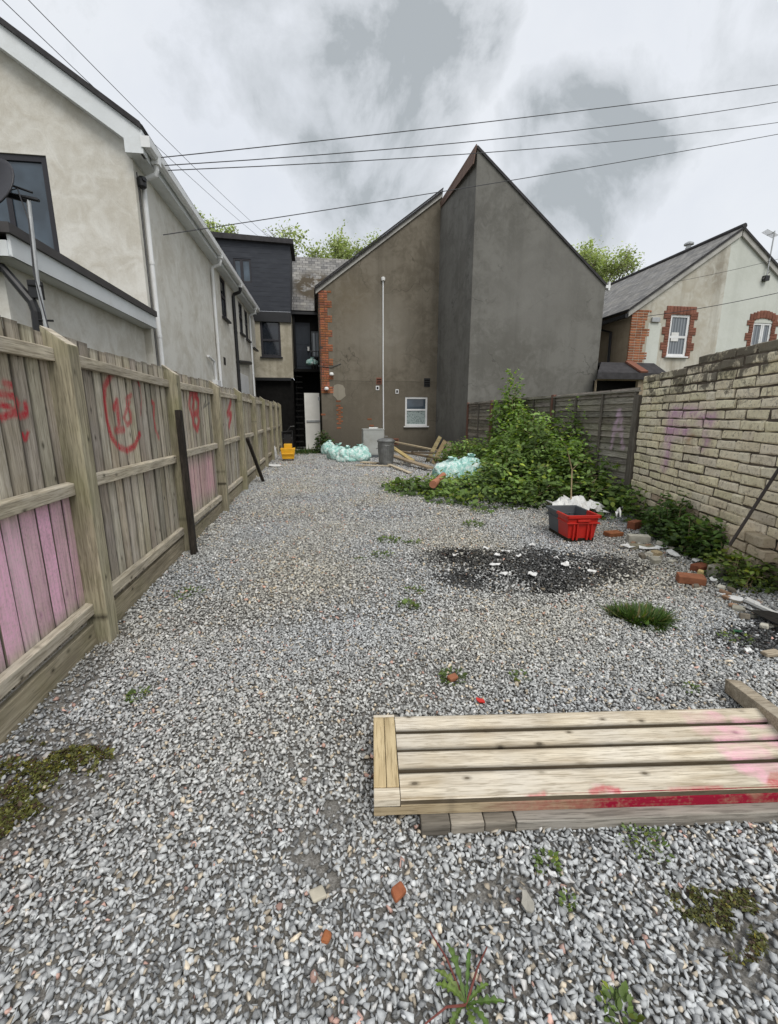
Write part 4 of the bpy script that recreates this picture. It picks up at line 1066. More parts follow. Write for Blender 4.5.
m = MB(); m.wall([(ex0, YH, -.2), (split, YH, -.2), (split, YH, gz(split)), (ex0, YH, ezh)], [rect(w1x0, w1x1, w1z0, w1z1)], (0, .1, 0)); m.build('old_render_wall', M['housewall'], rh)
xr = pk.x + half
m = MB(); m.wall([(split, YH, -.2), (xr, YH, -.2), (xr, YH, ezh), (pk.x, YH, pk.z), (split, YH, gz(split))] if split < pk.x else [(split, YH, -.2), (xr, YH, -.2), (xr, YH, ezh), (split, YH, gz(split))], [rect(w2x0, w2x1, w2z0, w2z1)], (0, .1, 0)); m.build('new_render_wall', M['housewall_new'], rh)
m = MB(); m.add([(ex0, YH, -.2), (ex0, YH + 12, -.2), (ex0, YH + 12, ezh), (ex0, YH, ezh)], [(3, 2, 1, 0)]); m.build('side_wall', M['sidewall'], rh)
sr = (pk.z - ezh) / half
up = Vector((half + .22, 0, (half + .22) * sr))
roof_slab('roof', Vector((ex0 - .22, YH - .12, ezh - .22 * sr + .06)), Vector((0, 12, 0)), up, .07, M['slate'], rh)
roof_slab('roof', Vector((xr + .22, YH - .12, ezh - .22 * sr + .06)), Vector((0, 12, 0)), Vector((-up.x, 0, up.z)), .07, M['slate'], rh)
m = MB(); m.tube([(pk.x, YH - .13, pk.z + .16), (pk.x, YH + 12, pk.z + .16)], .09, 8); m.build('ridge_tiles', M['roofdark'], rh)
m = MB(); q = Vector((ex0 - .2, YH - .08, ezh - .2 * sr - .13)); m.prism([q, q + up * .99, q + up * .99 + Vector((0, 0, .20)), q + Vector((0, 0, .18))], (0, .07, 0)); m.build('bargeboard', M['bargeboard'], rh)
m = MB(); q = Vector((xr + .2, YH - .08, ezh - .2 * sr - .13)); u2 = Vector((-up.x, 0, up.z)); m.prism([q, q + u2 * .99, q + u2 * .99 + Vector((0, 0, .20)), q + Vector((0, 0, .18))], (0, .07, 0)); m.build('bargeboard', M['bargeboard'], rh)
m = MB(); m.box(ex0 - .30, ex0 - .2, YH - .05, YH + 12, ezh - .30, ezh - .17); m.build('gutter', M['blackplastic'], rh)
m = MB(); m.tube([(ex0 - .25, YH + 2.0, ezh - .25), (ex0 - .07, YH + 1.0, ezh - .6), (ex0 - .07, YH + .9, 1)], .05, 8); m.build('downpipe', M['blackplastic'], rh)
# brick corner quoin and window surrounds
m = MB(); z = 2.4; r_ = 0
while z < ezh - .03:
    wdt = (.62, .75, .55)[(r_ // 3) % 3]; x = ex0 - .004
    while x < ex0 + wdt - .06:
        l = min(.225, ex0 + wdt - x); s_ = random.uniform(.7, 1.2); m.cur = (s_, s_, s_); brick(m, (x, YH - .012, z), (1, 0, 0), (0, -1, 0), l - .012, .072, .05); x += l
    z += .088; r_ += 1
m.build('brick_quoin', M['brick'], rh)
def surround(x0, x1, z0, z1, arch=0.0):
    m = MB(); z = z0 - .05; r_ = 0
    while z < z1 + .05:
        wdt = .29 if (r_ // 3) % 2 else .17
        for s in (-1, 1):
            s_ = random.uniform(.8, 1.15); m.cur = (s_, s_, s_)
            brick(m, ((x0 - wdt) if s < 0 else x1, YH - .03, z), (1, 0, 0), (0, -1, 0), wdt, .083, .06)
        z += .088; r_ += 1
    n = 9
    for k in range(n):
        t = (k + .5) / n; x = x0 - .2 + (x1 - x0 + .4) * k / n; s_ = random.uniform(.8, 1.15); m.cur = (s_, s_, s_)
        brick(m, (x, YH - .034, z1 + arch * math.sin(math.pi * t)), (1, 0, 0), (0, -1, 0), (x1 - x0 + .4) / n - .008, .27, .06)
    m.build('brick_surround', M['redquoin'], rh)
surround(w1x0, w1x1, w1z0, w1z1); surround(w2x0, w2x1, w2z0, w2z1, .16)
f_ = sash(rh, (w1x0, YH, w1z0), (1, 0, 0), (0, -1, 0), w1x1 - w1x0, w1z1 - w1z0, M['pvc'], M['blind'], .09, [('h', .47)], sill=M['pvc'])
m = MB(); c = H_(675, 337); m.box(c.x - .14, c.x + .16, YH + .02, YH + .026, c.z - .14, c.z + .16); m.build('paper_notice', M['paper'], f_)
sash(rh, (w2x0, YH, w2z0), (1, 0, 0), (0, -1, 0), w2x1 - w2x0, w2z1 - w2z0, M['pvc'], M['blind'], .07, [('v', .5), ('v', .6)])
m = MB(); c = H_(655, 320); m.box(c.x - .16, c.x + .16, YH - .07, YH, c.z - .08, c.z + .08); m.build('flood_light', M['galv'], rh, bevel=.01)
m = MB(); m.prism(rect(c.x - .24, c.x + .26, c.z - 1.5, c.z - .1, YH - .006), (0, .004, 0)); m.build('repair_patch', M['housewall_new'], rh)
c = PY(689, 244, YH + 4.5); m = MB(); m.lathe((c.x, c.y, c.z - .5), [(.13, 0), (.13, .35), (.10, .36), (.10, .45), (.2, .46), (.2, .52), (.06, .60)], 12); m.build('flue_cowl', M['galv'], rh)
# aerial on a pole
aa = H_(764, 277); ab = H_(772, 232)
ae = thing('tv_aerial', 'thin television aerial on a leaning pole fixed to cream gable', 'aerial', (aa.x, YH - .1, aa.z))
m = MB(); aa.y = ab.y = YH - .1; m.tube([aa, ab], .022, 6); m.build('pole', M['galv'], ae)
m = MB(); q = H_(756, 239); q.y = YH - .6; q2 = ab + Vector((.25, .5, .05)); m.tube([q, ab + Vector((0, 0, -.05)), q2], .016, 6)
for t in np.linspace(0, 1, 7): c = q.lerp(q2, float(t)); m.tube([c + Vector((-.14, .1, .12)), c - Vector((-.14, .1, .12))], .008, 4)
m.build('boom', M['galv'], ae)
m = MB(); m.box(aa.x - .08, aa.x + .1, YH - .14, YH, aa.z - .15, aa.z + .02); m.tube([aa + Vector((-.15, 0, -.1)), aa + Vector((.1, 0, .15))], .012, 5); m.build('wall_bracket', M['blackplastic'], ae)
# dark lean-to in front of it
YLn = 14.2
zf, zf2, zbk = PY(640, 378, YLn).z, PY(640, 374.5, YLn).z, PY(640, 363, 15).z
lx0, lx1 = PY(597, 380, YLn).x, PY(668, 380, YLn).x
lt = thing('lean_to_shed', 'dark open fronted lean-to with felt roof and one red ridge tile, behind slatted fence', 'shed', (10.5, YLn, 0))
m = MB(); m.wall(rect(lx0 + .05, lx1, -.2, zf - .02, YLn + .1), [rect(lx0 + .07, PY(640, 385, YLn).x, .2, zf - .08, YLn + .1)], (0, .12, 0)); m.build('wall', M['sidewall'], lt)
m = MB(); m.box(lx0 + .35, lx1, YLn + .7, YLn + .74, -.2, zf - .05); m.build('back_wall', M['black'], lt)
rp = [(lx0, YLn), (lx1, YLn), (lx1, 14.97), (11.1, 14.97), (11.1, 17), (10.1, 17), (10.1, 15.0)]
def rzz(y): return zf2 + (zbk - zf2) * min(1, (y - YLn) / (14.97 - YLn))
m = MB(); m.hexa([(lx0, YLn, zf), (lx1, YLn, zf), (lx1, 14.97, zbk - .1), (10.1, 14.97, zbk - .1)], [(lx0, YLn, zf2 + .04), (lx1, YLn, zf2 + .04), (lx1, 14.97, zbk), (10.1, 14.97, zbk)]); m.box(10.1, 11.08, 14.975, 17, zbk - .1, zbk); m.build('roof', M['roofdark'], lt)
m = MB(); m.box(lx0 - .02, lx1 + .02, YLn - .035, YLn - .003, zf - .05, zf2 + .05); m.build('fascia', M['roofdark'], lt)
m = MB(); a = PY(628, 364, 14.95); b = PY(644, 372, YLn); m.bar((a.x, 14.93, zbk + .03), (b.x, YLn - .03, zf2 + .08), .30, .06, (0, -.3, 1)); m.build('ridge_tile', M['redquoin'], lt)

# ------------------------------------------------------------------ slatted grey fence on the right
fa, fb = Vector((4.92, 6.2, 0)), Vector((5.22, 15.02, 0)); fd = (fb - fa).normalized(); fn = Vector((-fd.y, fd.x, 0))    # towards the yard
def fp(t, off, z): return fa + fd * t + fn * off + Vector((0, 0, z))
PA = Paint(lambda p: ((p - fa).dot(fd), p.z))
def rpx(pts): return [(lambda v: ((v - fa).dot(fd), v.z))(PL(a, b, fa, fb)) for a, b in pts]
VIO = (.60, .42, .56)
PA.stroke(rpx([(618.5, 411), (614, 428), (610.5, 448)]), .034, VIO, .75); PA.stroke(rpx([(619.5, 411), (621, 430), (622, 448)]), .034, VIO, .75); PA.stroke(rpx([(612, 430), (622, 430)]), .026, VIO, .7)
sf = thing('slatted_fence', 'grey weathered overlapping slat fence with red brown posts, behind the bramble', 'fence', (5.07, 10.6, 0))
tp = [.06, 2.76, 4.6, 6.44, 8.76]
for k in range(len(tp) - 1):
    m = MB(); z = .06; a, b = tp[k] + .05, tp[k + 1] - .05
    while z < 1.80:
        h = .125; s_ = random.uniform(.6, 1.2); m.cur = (s_, s_ * random.uniform(.96, 1.02), s_ * random.uniform(.9, 1.02)); dz = random.uniform(-.012, .012)
        q = [fp(a, .000, z + dz), fp(b, .000, z - dz), fp(b, -.028, z + h - dz), fp(a, -.028, z + h + dz)]
        nu = 40 if k == 0 else 8; u = q[1] - q[0]; v = q[3] - q[0]
        m.grid(q[1], -u, v, nu, 4, PA if k == 0 else None, lambda i, j, s=random.random() * 9: fn * (.004 * math.sin(i * 7 + s)))
        m.add([q[0] - fn * .012, q[1] - fn * .012, q[1], q[0]], [(1, 0, 3, 2)]); m.add([q[3] - fn * .012, q[2] - fn * .012, q[2], q[3]], [(0, 1, 2, 3)])
        m.add([q[0] - fn * .014, q[1] - fn * .014, q[2] - fn * .014, q[3] - fn * .014], [(0, 1, 2, 3)])
        z += .108
    pn = m.build('slat_panel', M['slat'], sf)
    nb = max(2, round((b - a) / .9))
    for i in range(nb + 1):
        t = a + .02 + (b - a - .04) * i / nb; m = MB(); w = .022
        m.obox(fp(t - w, .004, .05), fd * 2 * w, fn * .022, (0, 0, 1.80)); m.build('batten', M['greybatten'] if (k < 2 or i % 2) else M['redpost'], pn)
    m = MB(); m.obox(fp(a - .03, -.04, 1.853), fd * (b - a + .06), fn * .075, (0, 0, .025)); m.build('capping', M['slat'], pn)
for k, t in enumerate(tp):
    m = MB(); w = .042; m.cur = (1, 1, 1); m.obox(fp(t - w, -.05, -.05), fd * 2 * w, fn * .085, (0, 0, 1.97 if k else 1.85)); m.build('post', M['redpost'] if k else M['greybatten'], sf, bevel=.005)

# ------------------------------------------------------------------ painted cream brick wall
wdv = (WB - WA).normalized(); wn = Vector((wdv.y, -wdv.x, 0))
if wn.x > 0: wn = -wn
PB = Paint(lambda p: ((p - WA).dot(wdv), p.z))
def wpx(pts): return [(lambda v: ((v - WA).dot(wdv), v.z))(PL(a, b, WA, WB)) for a, b in pts]
V2 = (.60, .34, .52)
PB.stroke(wpx([(671, 413), (669, 430), (667, 448), (665, 466)]), .075, V2, .85); PB.stroke(wpx([(671, 413), (684, 412), (695, 411)]), .06, V2, .8); PB.stroke(wpx([(669, 432), (680, 431), (690, 433)]), .055, V2, .8)
PB.stroke(wpx([(700, 420), (713, 418)]), .06, V2, .8); PB.stroke(wpx([(708, 420), (706, 436), (703, 448)]), .055, V2, .8)
PB.stroke(wpx([(684, 432), (692, 437), (690, 441)]), .05, (.42, .22, .10), .7)
bw = thing('cream_brick_wall', 'crumbling cream painted brick wall with dark mortar and faint purple graffiti, right of yard', 'wall', ((WA.x + WB.x) / 2, 4.5, 0))
WL = 4.5; RH = .104; BL = .345
m = MB()
for r_ in range(24):
    z = -.10 + r_ * RH; t = -(.15 if r_ % 2 else 0) + .0
    while t < WL:
        l = BL * random.uniform(.93, 1.07) * (.5 if random.random() < .24 else 1); t0 = max(0, t); t1 = min(WL, t + l)
        if t1 - t0 < .07: t += l; continue
        mid = (t0 + t1) / 2; topz = 2.08 + (.03 if mid > .6 else 0) + (.05 if mid > 1.1 else 0) + (.08 if mid > 1.79 else 0) + .02 * math.sin(mid * 9) - .06 * max(0, mid - 2.3)
        if z + RH > topz + .03: t += l; continue
        near_top = topz - z < .20
        s_ = random.uniform(.92, 1.06); w_ = random.random()
        if topz - z < .11 or (near_top and w_ < .3): s_ *= random.uniform(.4, .8)
        elif w_ < .03: s_ *= .75
        m.cur = (s_, s_ * random.uniform(.97, 1.0), s_ * random.uniform(.88, 1.0))
        if z < .35 and random.random() < .5: m.cur = (s_ * .72, s_ * .62, s_ * .6)
        off = random.uniform(-.010, .012) 
        brick(m, WA + wdv * t0 + wn * off + Vector((0, 0, z + random.uniform(-.005, .005))), wdv, wn, (t1 - t0) - .014, RH - .015, .10, PB, .010)
        t += l
m.build('brickwork', M['creambrick'], bw)
m = MB()
for a, b, zt in [(.005, .6, 2.0), (.6, 1.1, 2.04), (1.1, 1.8, 2.09), (1.8, WL - .01, 2.12)]:
    m.obox(WA + wdv * a - wn * .24 + Vector((0, 0, -.2)), wdv * (b - a), wn * .226, (0, 0, zt + .2))
m.build('mortar_core', M['mortar'], bw)
m = MB()
for r_ in range(5):      # broken pier footing near the right edge
    for c in range(2):
        s_ = random.uniform(.5, .85); m.cur = (s_, s_ * .95, s_ * .88); t0 = 2.62 + c * .26 + (.06 if r_ % 2 else 0) + r_ * .01
        brick(m, WA + wdv * t0 + wn * .115 + Vector((0, 0, -.08 + r_ * RH)), wdv, wn, .235, RH - .014, .10, None, .012)
m.build('pier_footing', M['creambrick'], bw)

# metal rod leaning on the wall
a = PL(773, 478, WA + wn * .06, WB + wn * .06); b = PL(737, 534, WA + wn * .26, WB + wn * .26)
m = MB(); d_ = (a - b).normalized(); m.tube([b - d_ * .12, b, a, a + d_ * .35], .014, 7); o = m.build('rod', M['steelgrey']); tag(o, 'thin dark metal rod leaning against the cream brick wall', 'rod')

# ------------------------------------------------------------------ overhead cables
def cable(p, q, sag, label, r=.0075):
    m = MB(); pts = []
    for i in range(15):
        t = i / 14; v = Vector(p).lerp(Vector(q), t); v.z -= sag * 4 * t * (1 - t); pts.append(v)
    m.tube(pts, r, 5); o = m.build('overhead_cable', M['cable']); tag(o, label, 'cable', 'overhead cables across the sky')
pole = TL(ov + .1, .3, ez)
e = lambda px, py, Y: PY(px, py, Y)
cable(TL(ov + .12, .3, ez + .02), e(900, 67, 11), .08, 'highest overhead cable crossing the sky from the terrace gutter')
cable(TL(ov + .12, .45, ez - .02), e(900, 79, 12), .25, 'second overhead cable from the top, sagging across the sky')
cable(TL(ov + .12, .6, ez - .02), e(900, 103, 13), .25, 'third overhead cable from the top, passing above the gable point')
cable(e(163, 235, 8.6), e(900, 111, 12), .08, 'lowest overhead cable, crossing in front of the grey gable point')
cable(e(-60, -60, 6), e(258, 236, 20.3), .1, 'left overhead cable slanting down behind terrace roof to black clad building', .005)
cable(e(-30, -60, 6), e(272, 240, 20.3), .1, 'right overhead cable of slanting pair, running down to black clad building', .005)
cable(e(640, 317, 14.9), e(900, 262, 10), .15, 'cable running across the cream gable just above its windows', .010)
cable(e(674, 282, 14.9), e(900, 225, 11), .1, 'thin cable crossing upper part of the cream gable', .006)

# ------------------------------------------------------------------ timber panel lying on the gravel
ptz = .118
c_bl, c_fl = G(377, 714.5, ptz), G(373.8, 799.5, ptz); c_br = G(778, 704.5, ptz)
pang = math.atan2(c_br.y - c_bl.y, c_br.x - c_bl.x); pW = (c_bl - c_fl).length; pL = 2.35
pan = thing('timber_gate', 'pale planked timber gate lying flat on gravel, splashed with pink and red paint', 'gate', (c_fl.x, c_fl.y, 0), rotz=math.atan2(c_br.y - c_bl.y, c_br.x - c_bl.x))
Mp = WOFF[pan.name]; Mpi = Mp.inverted()
# local coords: x along, y from front edge to back edge
def ploc(px_, py_): v = Mpi @ G(px_, py_, ptz); return (v.x, v.y)
PP = Paint(lambda p: (p.x, p.y))
PK = (.88, .42, .56)
for pts, w, a in [([(688, 716), (700, 717), (716, 716)], .026, .8), ([(700, 729), (716, 727), (738, 731)], .03, .75), ([(738, 720), (757, 724), (775, 722)], .022, .6), ([(722, 739), (742, 738)], .03, .75), ([(725, 750), (735, 757), (742, 753), (760, 750)], .026, .75), ([(744, 767), (760, 769), (778, 765)], .030, .9), ([(762, 768), (763, 778)], .02, .9), ([(770, 742), (790, 740)], .03, .8), ([(700, 726), (690, 722)], .015, .5), ([(596, 786), (620, 791)], .012, .3)]:
    PP.stroke([ploc(*q) for q in pts], w, PK, a)
RD = (.50, .02, .06)
PP.stroke([ploc(528, 795), ploc(545, 793)], .006, RD, .7); PP.stroke([ploc(592, 791), ploc(606, 787), ploc(619, 790)], .010, RD, .75); PP.stroke([ploc(672, 789), ploc(700, 788), ploc(722, 787)], .008, RD, .85); PP.stroke([ploc(770, 779), ploc(800, 772)], .03, RD, .9)
rowsP = [0.0, .128, .232, .336, pW]
rowsP = [pW * f for f in (0, .285, .52, .755, 1.0)]
for i in range(4):
    m = MB(); s_ = (1.0, 1.06, .96, 1.03)[i]; m.cur = (s_, s_, s_)
    y0, y1 = rowsP[i] + (.0 if i == 0 else .007), rowsP[i + 1] - .008; x0 = .10; zt = ptz + random.uniform(-.003, .002)
    m.cur = (.2, .18, .15); m.box(x0, pL, y0, y1, zt - .03, zt - .009)  # dark tint on plank underside and rims paints shade into the gaps
    NX, NY = 150, 10; b = len(m.v)
    for jj in range(NY + 1):
        for ii in range(NX + 1):
            tx, ty = ii / NX, jj / NY; e_ = min(ty, 1 - ty)
            p = Vector((x0 + (pL - x0) * tx, y0 + (y1 - y0) * ty, zt - (.009 if e_ == 0 else .0015 if e_ < .11 else 0) + .0015 * math.sin(tx * 9 + i)))
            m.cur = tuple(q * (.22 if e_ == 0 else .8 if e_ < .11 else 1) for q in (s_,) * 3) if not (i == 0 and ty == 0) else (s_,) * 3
            m.vert(p, PP(p))
    for jj in range(NY):
        for ii in range(NX): a = b + jj * (NX + 1) + ii; m.f.append((a, a + 1, a + NX + 2, a + NX + 1))
    m.build('plank', M['deck'], pan, local=True)
for i, (xa, xb) in enumerate([(.0, .048), (.050, .097)]):
    m = MB(); s_ = (1.02, .95)[i]; m.cur = (s_, s_, s_); m.box(xa, xb, .055 + .0, pW - .02, ptz - .06, ptz + .001); m.build('end_batten', M['deck_y'], pan, local=True, bevel=.003)
m = MB(); m.box(0, .098, 0, .053, ptz - .035, ptz - .001); m.build('corner_block', M['deck'], pan, local=True, bevel=.003); m = MB(); m.box(.0, .098, pW - .018, pW, ptz - .035, ptz - .002); m.build('corner_block', M['deck'], pan, local=True, bevel=.003)
Pe = Paint(lambda p: (p.x, p.z)); xr_ = ploc(520, 800)[0]
Pe.fill(.38, 5.0, -3, 3, (.27, .004, .025), 1.8, .8)
m = MB(); m.cur = (.62, .56, .45); m.box(.10, pL, .005, .045, ptz - .07, ptz - .031); m.grid((0.0, -.0015, ptz - .07), (pL, 0, 0), (0, 0, .036), 150, 3, Pe); m.grid((.1, -.0015, ptz - .034), (pL - .1, 0, 0), (0, .007, .03), 150, 1, Pe); m.build('front_rail', M['deck'], pan, local=True)
m = MB(); m.cur = (.7, .62, .5); m.box(0, pL, pW - .045, pW - .003, .0, ptz - .032); m.box(.003, .045, .0, pW, ptz - .075, ptz - .062); m.build('frame_rail', M['deck'], pan, local=True)
# battens and offcuts it rests on
def mk_local(name, label, cat, boxes, mat, tint=(1, 1, 1), paint=None, group=None):
    m = MB(); m.cur = tint
    for b_ in boxes: m.box(*b_)
    if paint: paint(m)
    o = m.build(name, mat, bevel=.004)
    W_ = Mp @ Matrix.Translation(o.location); o.matrix_world = W_; o.location = W_.translation; o.rotation_euler = (0, 0, pang)
    return tag(o, label, cat, group)
Pb = Paint(lambda p: (p.x, p.y)); Pb.fill(.5, .85, -.035, .02, (.5, .06, .09), .35, .12)
mk_local('support_batten', 'long grey batten under the front edge of the planked panel', 'batten', [(.524, pL + .05, -.045, .03, .0, ptz - .071)], M['batten'])
for i, (xa, xb, tn, lb) in enumerate([(.172, .278, .55, 'dark brown offcut block under panel front edge, leftmost of three'), (.281, .404, 1.15, 'pale grey offcut block, middle one of three under panel front edge'), (.407, .52, .75, 'brown offcut block beside the long batten, rightmost of three')]):
    mk_local('offcut_block', lb, 'wood block', [(xa, xb, -.05 + .003 * i, .03, .0, ptz - .071 - .002 * i)], M['batten'], (tn, tn * .97, tn * .92), group='offcuts under the panel')
m = MB(); a, b = G(733, 683, .06), G(800, 735, .165); a.z, b.z = .04, .155; d_ = (b - a).normalized(); m.bar(a, b + d_ * .5, .075, .075); o = m.build('timber_beam', M['plank'], bevel=.004); tag(o, 'square cut timber beam with one end on the planked panel', 'beam')

# ------------------------------------------------------------------ recycling crate
cz = .33
cB, cC, cA = G(574, 539.5), G(595, 538), G(549, 529)
tB, tC, tA, tD = G(568.5, 516, cz), G(599.5, 515.5, cz), G(548, 506, cz), G(574.7, 506, cz)
cen = (tB + tA + tC + tD) / 4
ux = (tC - tB).normalized(); uy = Vector((-ux.y, ux.x, 0)); wX = (tC - tB).length; wY = min(.62, abs((tA - tB).dot(uy)))
cr = thing('recycling_crate', 'plastic recycling crate, front half red and back half grey, beside the bramble', 'crate', (tB.x, tB.y, 0), rotz=math.atan2(ux.y, ux.x))
def crate_part(y0, y1, ends, mat, nm):
    m = MB(); tpz = cz; ins = .035; th = .008
    def xin(z, s): k = ins * (1 - z / tpz); return k if s < 0 else wX - k
    def yq(y, z): k = ins * (1 - z / tpz); return max(k, min(wY - k, y))
    for s in (-1, 1):
        sg = 1 if s < 0 else -1
        q = [Vector((xin(.0, s), yq(y0, 0), .0)), Vector((xin(0, s), yq(y1, 0), 0)), Vector((xin(tpz, s), yq(y1, tpz), tpz)), Vector((xin(tpz, s), yq(y0, tpz), tpz))]
        m.prism(q, (sg * th, 0, 0))
        m.box(*(sorted((xin(tpz, s) - sg * .018, xin(tpz, s) + sg * .006))), y0 - (.018 if y0 == 0 else 0), y1 + (.018 if y1 == wY else 0), tpz - .03, tpz + .004)
        m.box(*(sorted((xin(.2, s) - sg * .016, xin(.2, s) + sg * .002))), y0 - (.01 if y0 == 0 else 0) , y1, tpz - .10, tpz - .085)
    for ye, s in ends:
        sg = 1 if s < 0 else -1
        q = [Vector((xin(0, -1), yq(ye, 0), 0)), Vector((xin(0, 1), yq(ye, 0), 0)), Vector((xin(tpz, 1), ye, tpz)), Vector((xin(tpz, -1), ye, tpz))]
        m.prism(q, (0, sg * th, 0))
        m.box(-.018, wX + .018, min(ye - sg * .018, ye + sg * .006), max(ye - sg * .018, ye + sg * .006), tpz - .031, tpz + .005)
        m.box(-.012, wX + .012, min(ye - sg * .014, ye + sg * .02), max(ye - sg * .014, ye + sg * .02), tpz - .101, tpz - .086)
        for xr2 in (.08, wX - .08, wX * .33, wX * .66): m.box(xr2 - .008, xr2 + .008, min(ye - sg * .008, ye + sg * .03), max(ye - sg * .008, ye + sg * .03), .03, tpz - .09)
    return m.build(nm, mat, cr, local=True, bevel=.003)
ym = wY * .48
f_ = crate_part(0, ym, [(0, -1)], M['red'], 'front_shell')
crate_part(ym + .002, wY, [(wY, 1)], M['greyplastic'], 'back_shell')
m = MB(); m.box(wX * .3, wX * .7, -.026, -.006, cz - .075, cz - .045); m.build('handle', M['red'], f_, local=True, bevel=.004)
m = MB(); m.box(.03, wX - .03, .03, wY - .03, .0, .2); m.build('bottom', M['soil'], cr, local=True)

# ------------------------------------------------------------------ bags, bin, appliance, yellow bucket
def blob_bag(mb, c, rx, ry, rz, seed):
    r_ = random.Random(seed); b = len(mb.v); nu, nv = 36, 22
    ph = [(r_.uniform(2, 6), r_.uniform(2, 6), r_.uniform(0, 6.3), r_.uniform(0, 6.3)) for _ in range(5)] + [(r_.uniform(8, 15), r_.uniform(8, 15), r_.uniform(0, 6.3), r_.uniform(0, 6.3)) for _ in range(3)]
    fo = [(r_.randint(5, 11), r_.uniform(-3, 3), r_.uniform(0, 6.3)) for _ in range(4)]
    for j in range(nv + 1):
        th = math.pi * j / nv
        for i in range(nu):
            a = 2 * math.pi * i / nu; d = 1.0
            x, y, z = math.sin(th) * math.cos(a), math.sin(th) * math.sin(a), math.cos(th)
            for (f1, f2, p1, p2) in ph: d += .055 * math.sin(f1 * x + p1 + f2 * z) * math.cos(f2 * y + p2)
            for (k, tw_, p) in fo: d += .035 * abs(math.sin(k * a / 2 + tw_ * th + p)) * math.sin(th)
            zz = z * d
            if zz < -.55: zz = -.55 - (-.55 - zz) * .2
            k = 1 + .25 * max(0, -z) * math.sin(th)
            mb.vert((c[0] + x * d * rx * k, c[1] + y * d * ry * k, c[2] + rz * (zz + .6)))
    for j in range(nv):
        for i in range(nu):
            i2 = (i + 1) % nu; mb.f.append((b + j * nu + i, b + (j + 1) * nu + i, b + (j + 1) * nu + i2, b + j * nu + i2))
def knot(mb, c, h, seed):
    r_ = random.Random(seed)
    for k in range(7):
        a = r_.uniform(0, 6.28); q = Vector((math.cos(a), math.sin(a), .9)) * h * r_.uniform(.6, 1.1); t_ = Vector((-math.sin(a), math.cos(a), 0)) * h * .45
        mb.add([Vector(c) + t_ * .2, Vector(c) - t_ * .2, Vector(c) + q - t_, Vector(c) + q + t_], [(0, 1, 2, 3)])
def rubbish_bag(px_, py_, rx, rz, label, seed, z0=0.0, Y=None, group='teal rubbish bags'):
    c = G(px_, py_, z0) if Y is None else PY(px_, py_, Y)
    if Y: z0 = c.z
    t = thing('rubbish_bag', label, 'rubbish bag', (c.x, c.y, z0), group)
    m = MB(); blob_bag(m, (c.x, c.y, z0 - rz * .02), rx, rx * .85, rz, seed); m.build('bag_body', M['bag'], t, smooth=True)
    m = MB(); m.cur = (1, 1, 1); knot(m, (c.x + rx * .1, c.y - rx * .1, z0 + rz * 1.5), rx * .35, seed + 5); m.build('knot', M['bag'], t)
rubbish_bag(329, 454, .27, .30, 'pale teal rubbish bag nearest the house corner weeds, leftmost of wall row', 3)
rubbish_bag(338, 459, .34, .30, 'teal rubbish bag second from left in row along house wall', 4)
rubbish_bag(347, 461, .33, .27, 'crumpled teal rubbish bag at middle of row along house wall', 5)
rubbish_bag(359, 460.5, .34, .30, 'teal rubbish bag at right end of wall row, beside grey cabinet', 6)
rubbish_bag(450, 481, .36, .30, 'pale teal rubbish bag lying in the brambles, left of the pair', 7)
rubbish_bag(469, 480, .38, .34, 'deeper teal rubbish bag in the brambles, right of the pair', 8)
c = S_(312, 366); rubbish_bag(312, 365, .24, .17, 'small teal rubbish bag up on the dark landing', 9, Y=YS - .7)

c = G(386, 465); bn = thing('dustbin', 'round galvanised metal dustbin with domed lid, in front of house wall', 'dustbin', c)
h = .72
m = MB(); m.lathe(c, [(.20, 0), (.205, .01), (.215, .1), (.222, .11), (.218, .12), (.245, h - .12), (.252, h - .11), (.247, h - .10), (.255, h - .02), (.262, h)], 24)
for k in range(24):
    a = 2 * math.pi * k / 24; r0, r1 = .217, .247; m.tube([c + Vector((math.cos(a) * r0, math.sin(a) * r0, .12)), c + Vector((math.cos(a) * r1, math.sin(a) * r1, h - .12))], .008, 4)
m.build('bin_body', M['binmetal'], bn)
m = MB(); m.lathe(c, [(.275, h - .01), (.28, h), (.278, h + .025), (.22, h + .07), (.10, h + .10), (.02, h + .105)], 24); l_ = m.build('lid', M['binmetal'], bn)
m = MB(); m.tube([c + Vector((-.06, 0, h + .10)), c + Vector((-.05, 0, h + .15)), c + Vector((.05, 0, h + .15)), c + Vector((.06, 0, h + .10))], .010, 6); m.build('handle', M['binmetal'], l_)
m = MB()
for s in (-1, 1): m.tube([c + Vector((.235 * s, -.06, h - .2)), c + Vector((.29 * s, -.05, h - .22)), c + Vector((.29 * s, .05, h - .22)), c + Vector((.235 * s, .06, h - .2))], .010, 6)
m.build('side_handle', M['binmetal'], bn)

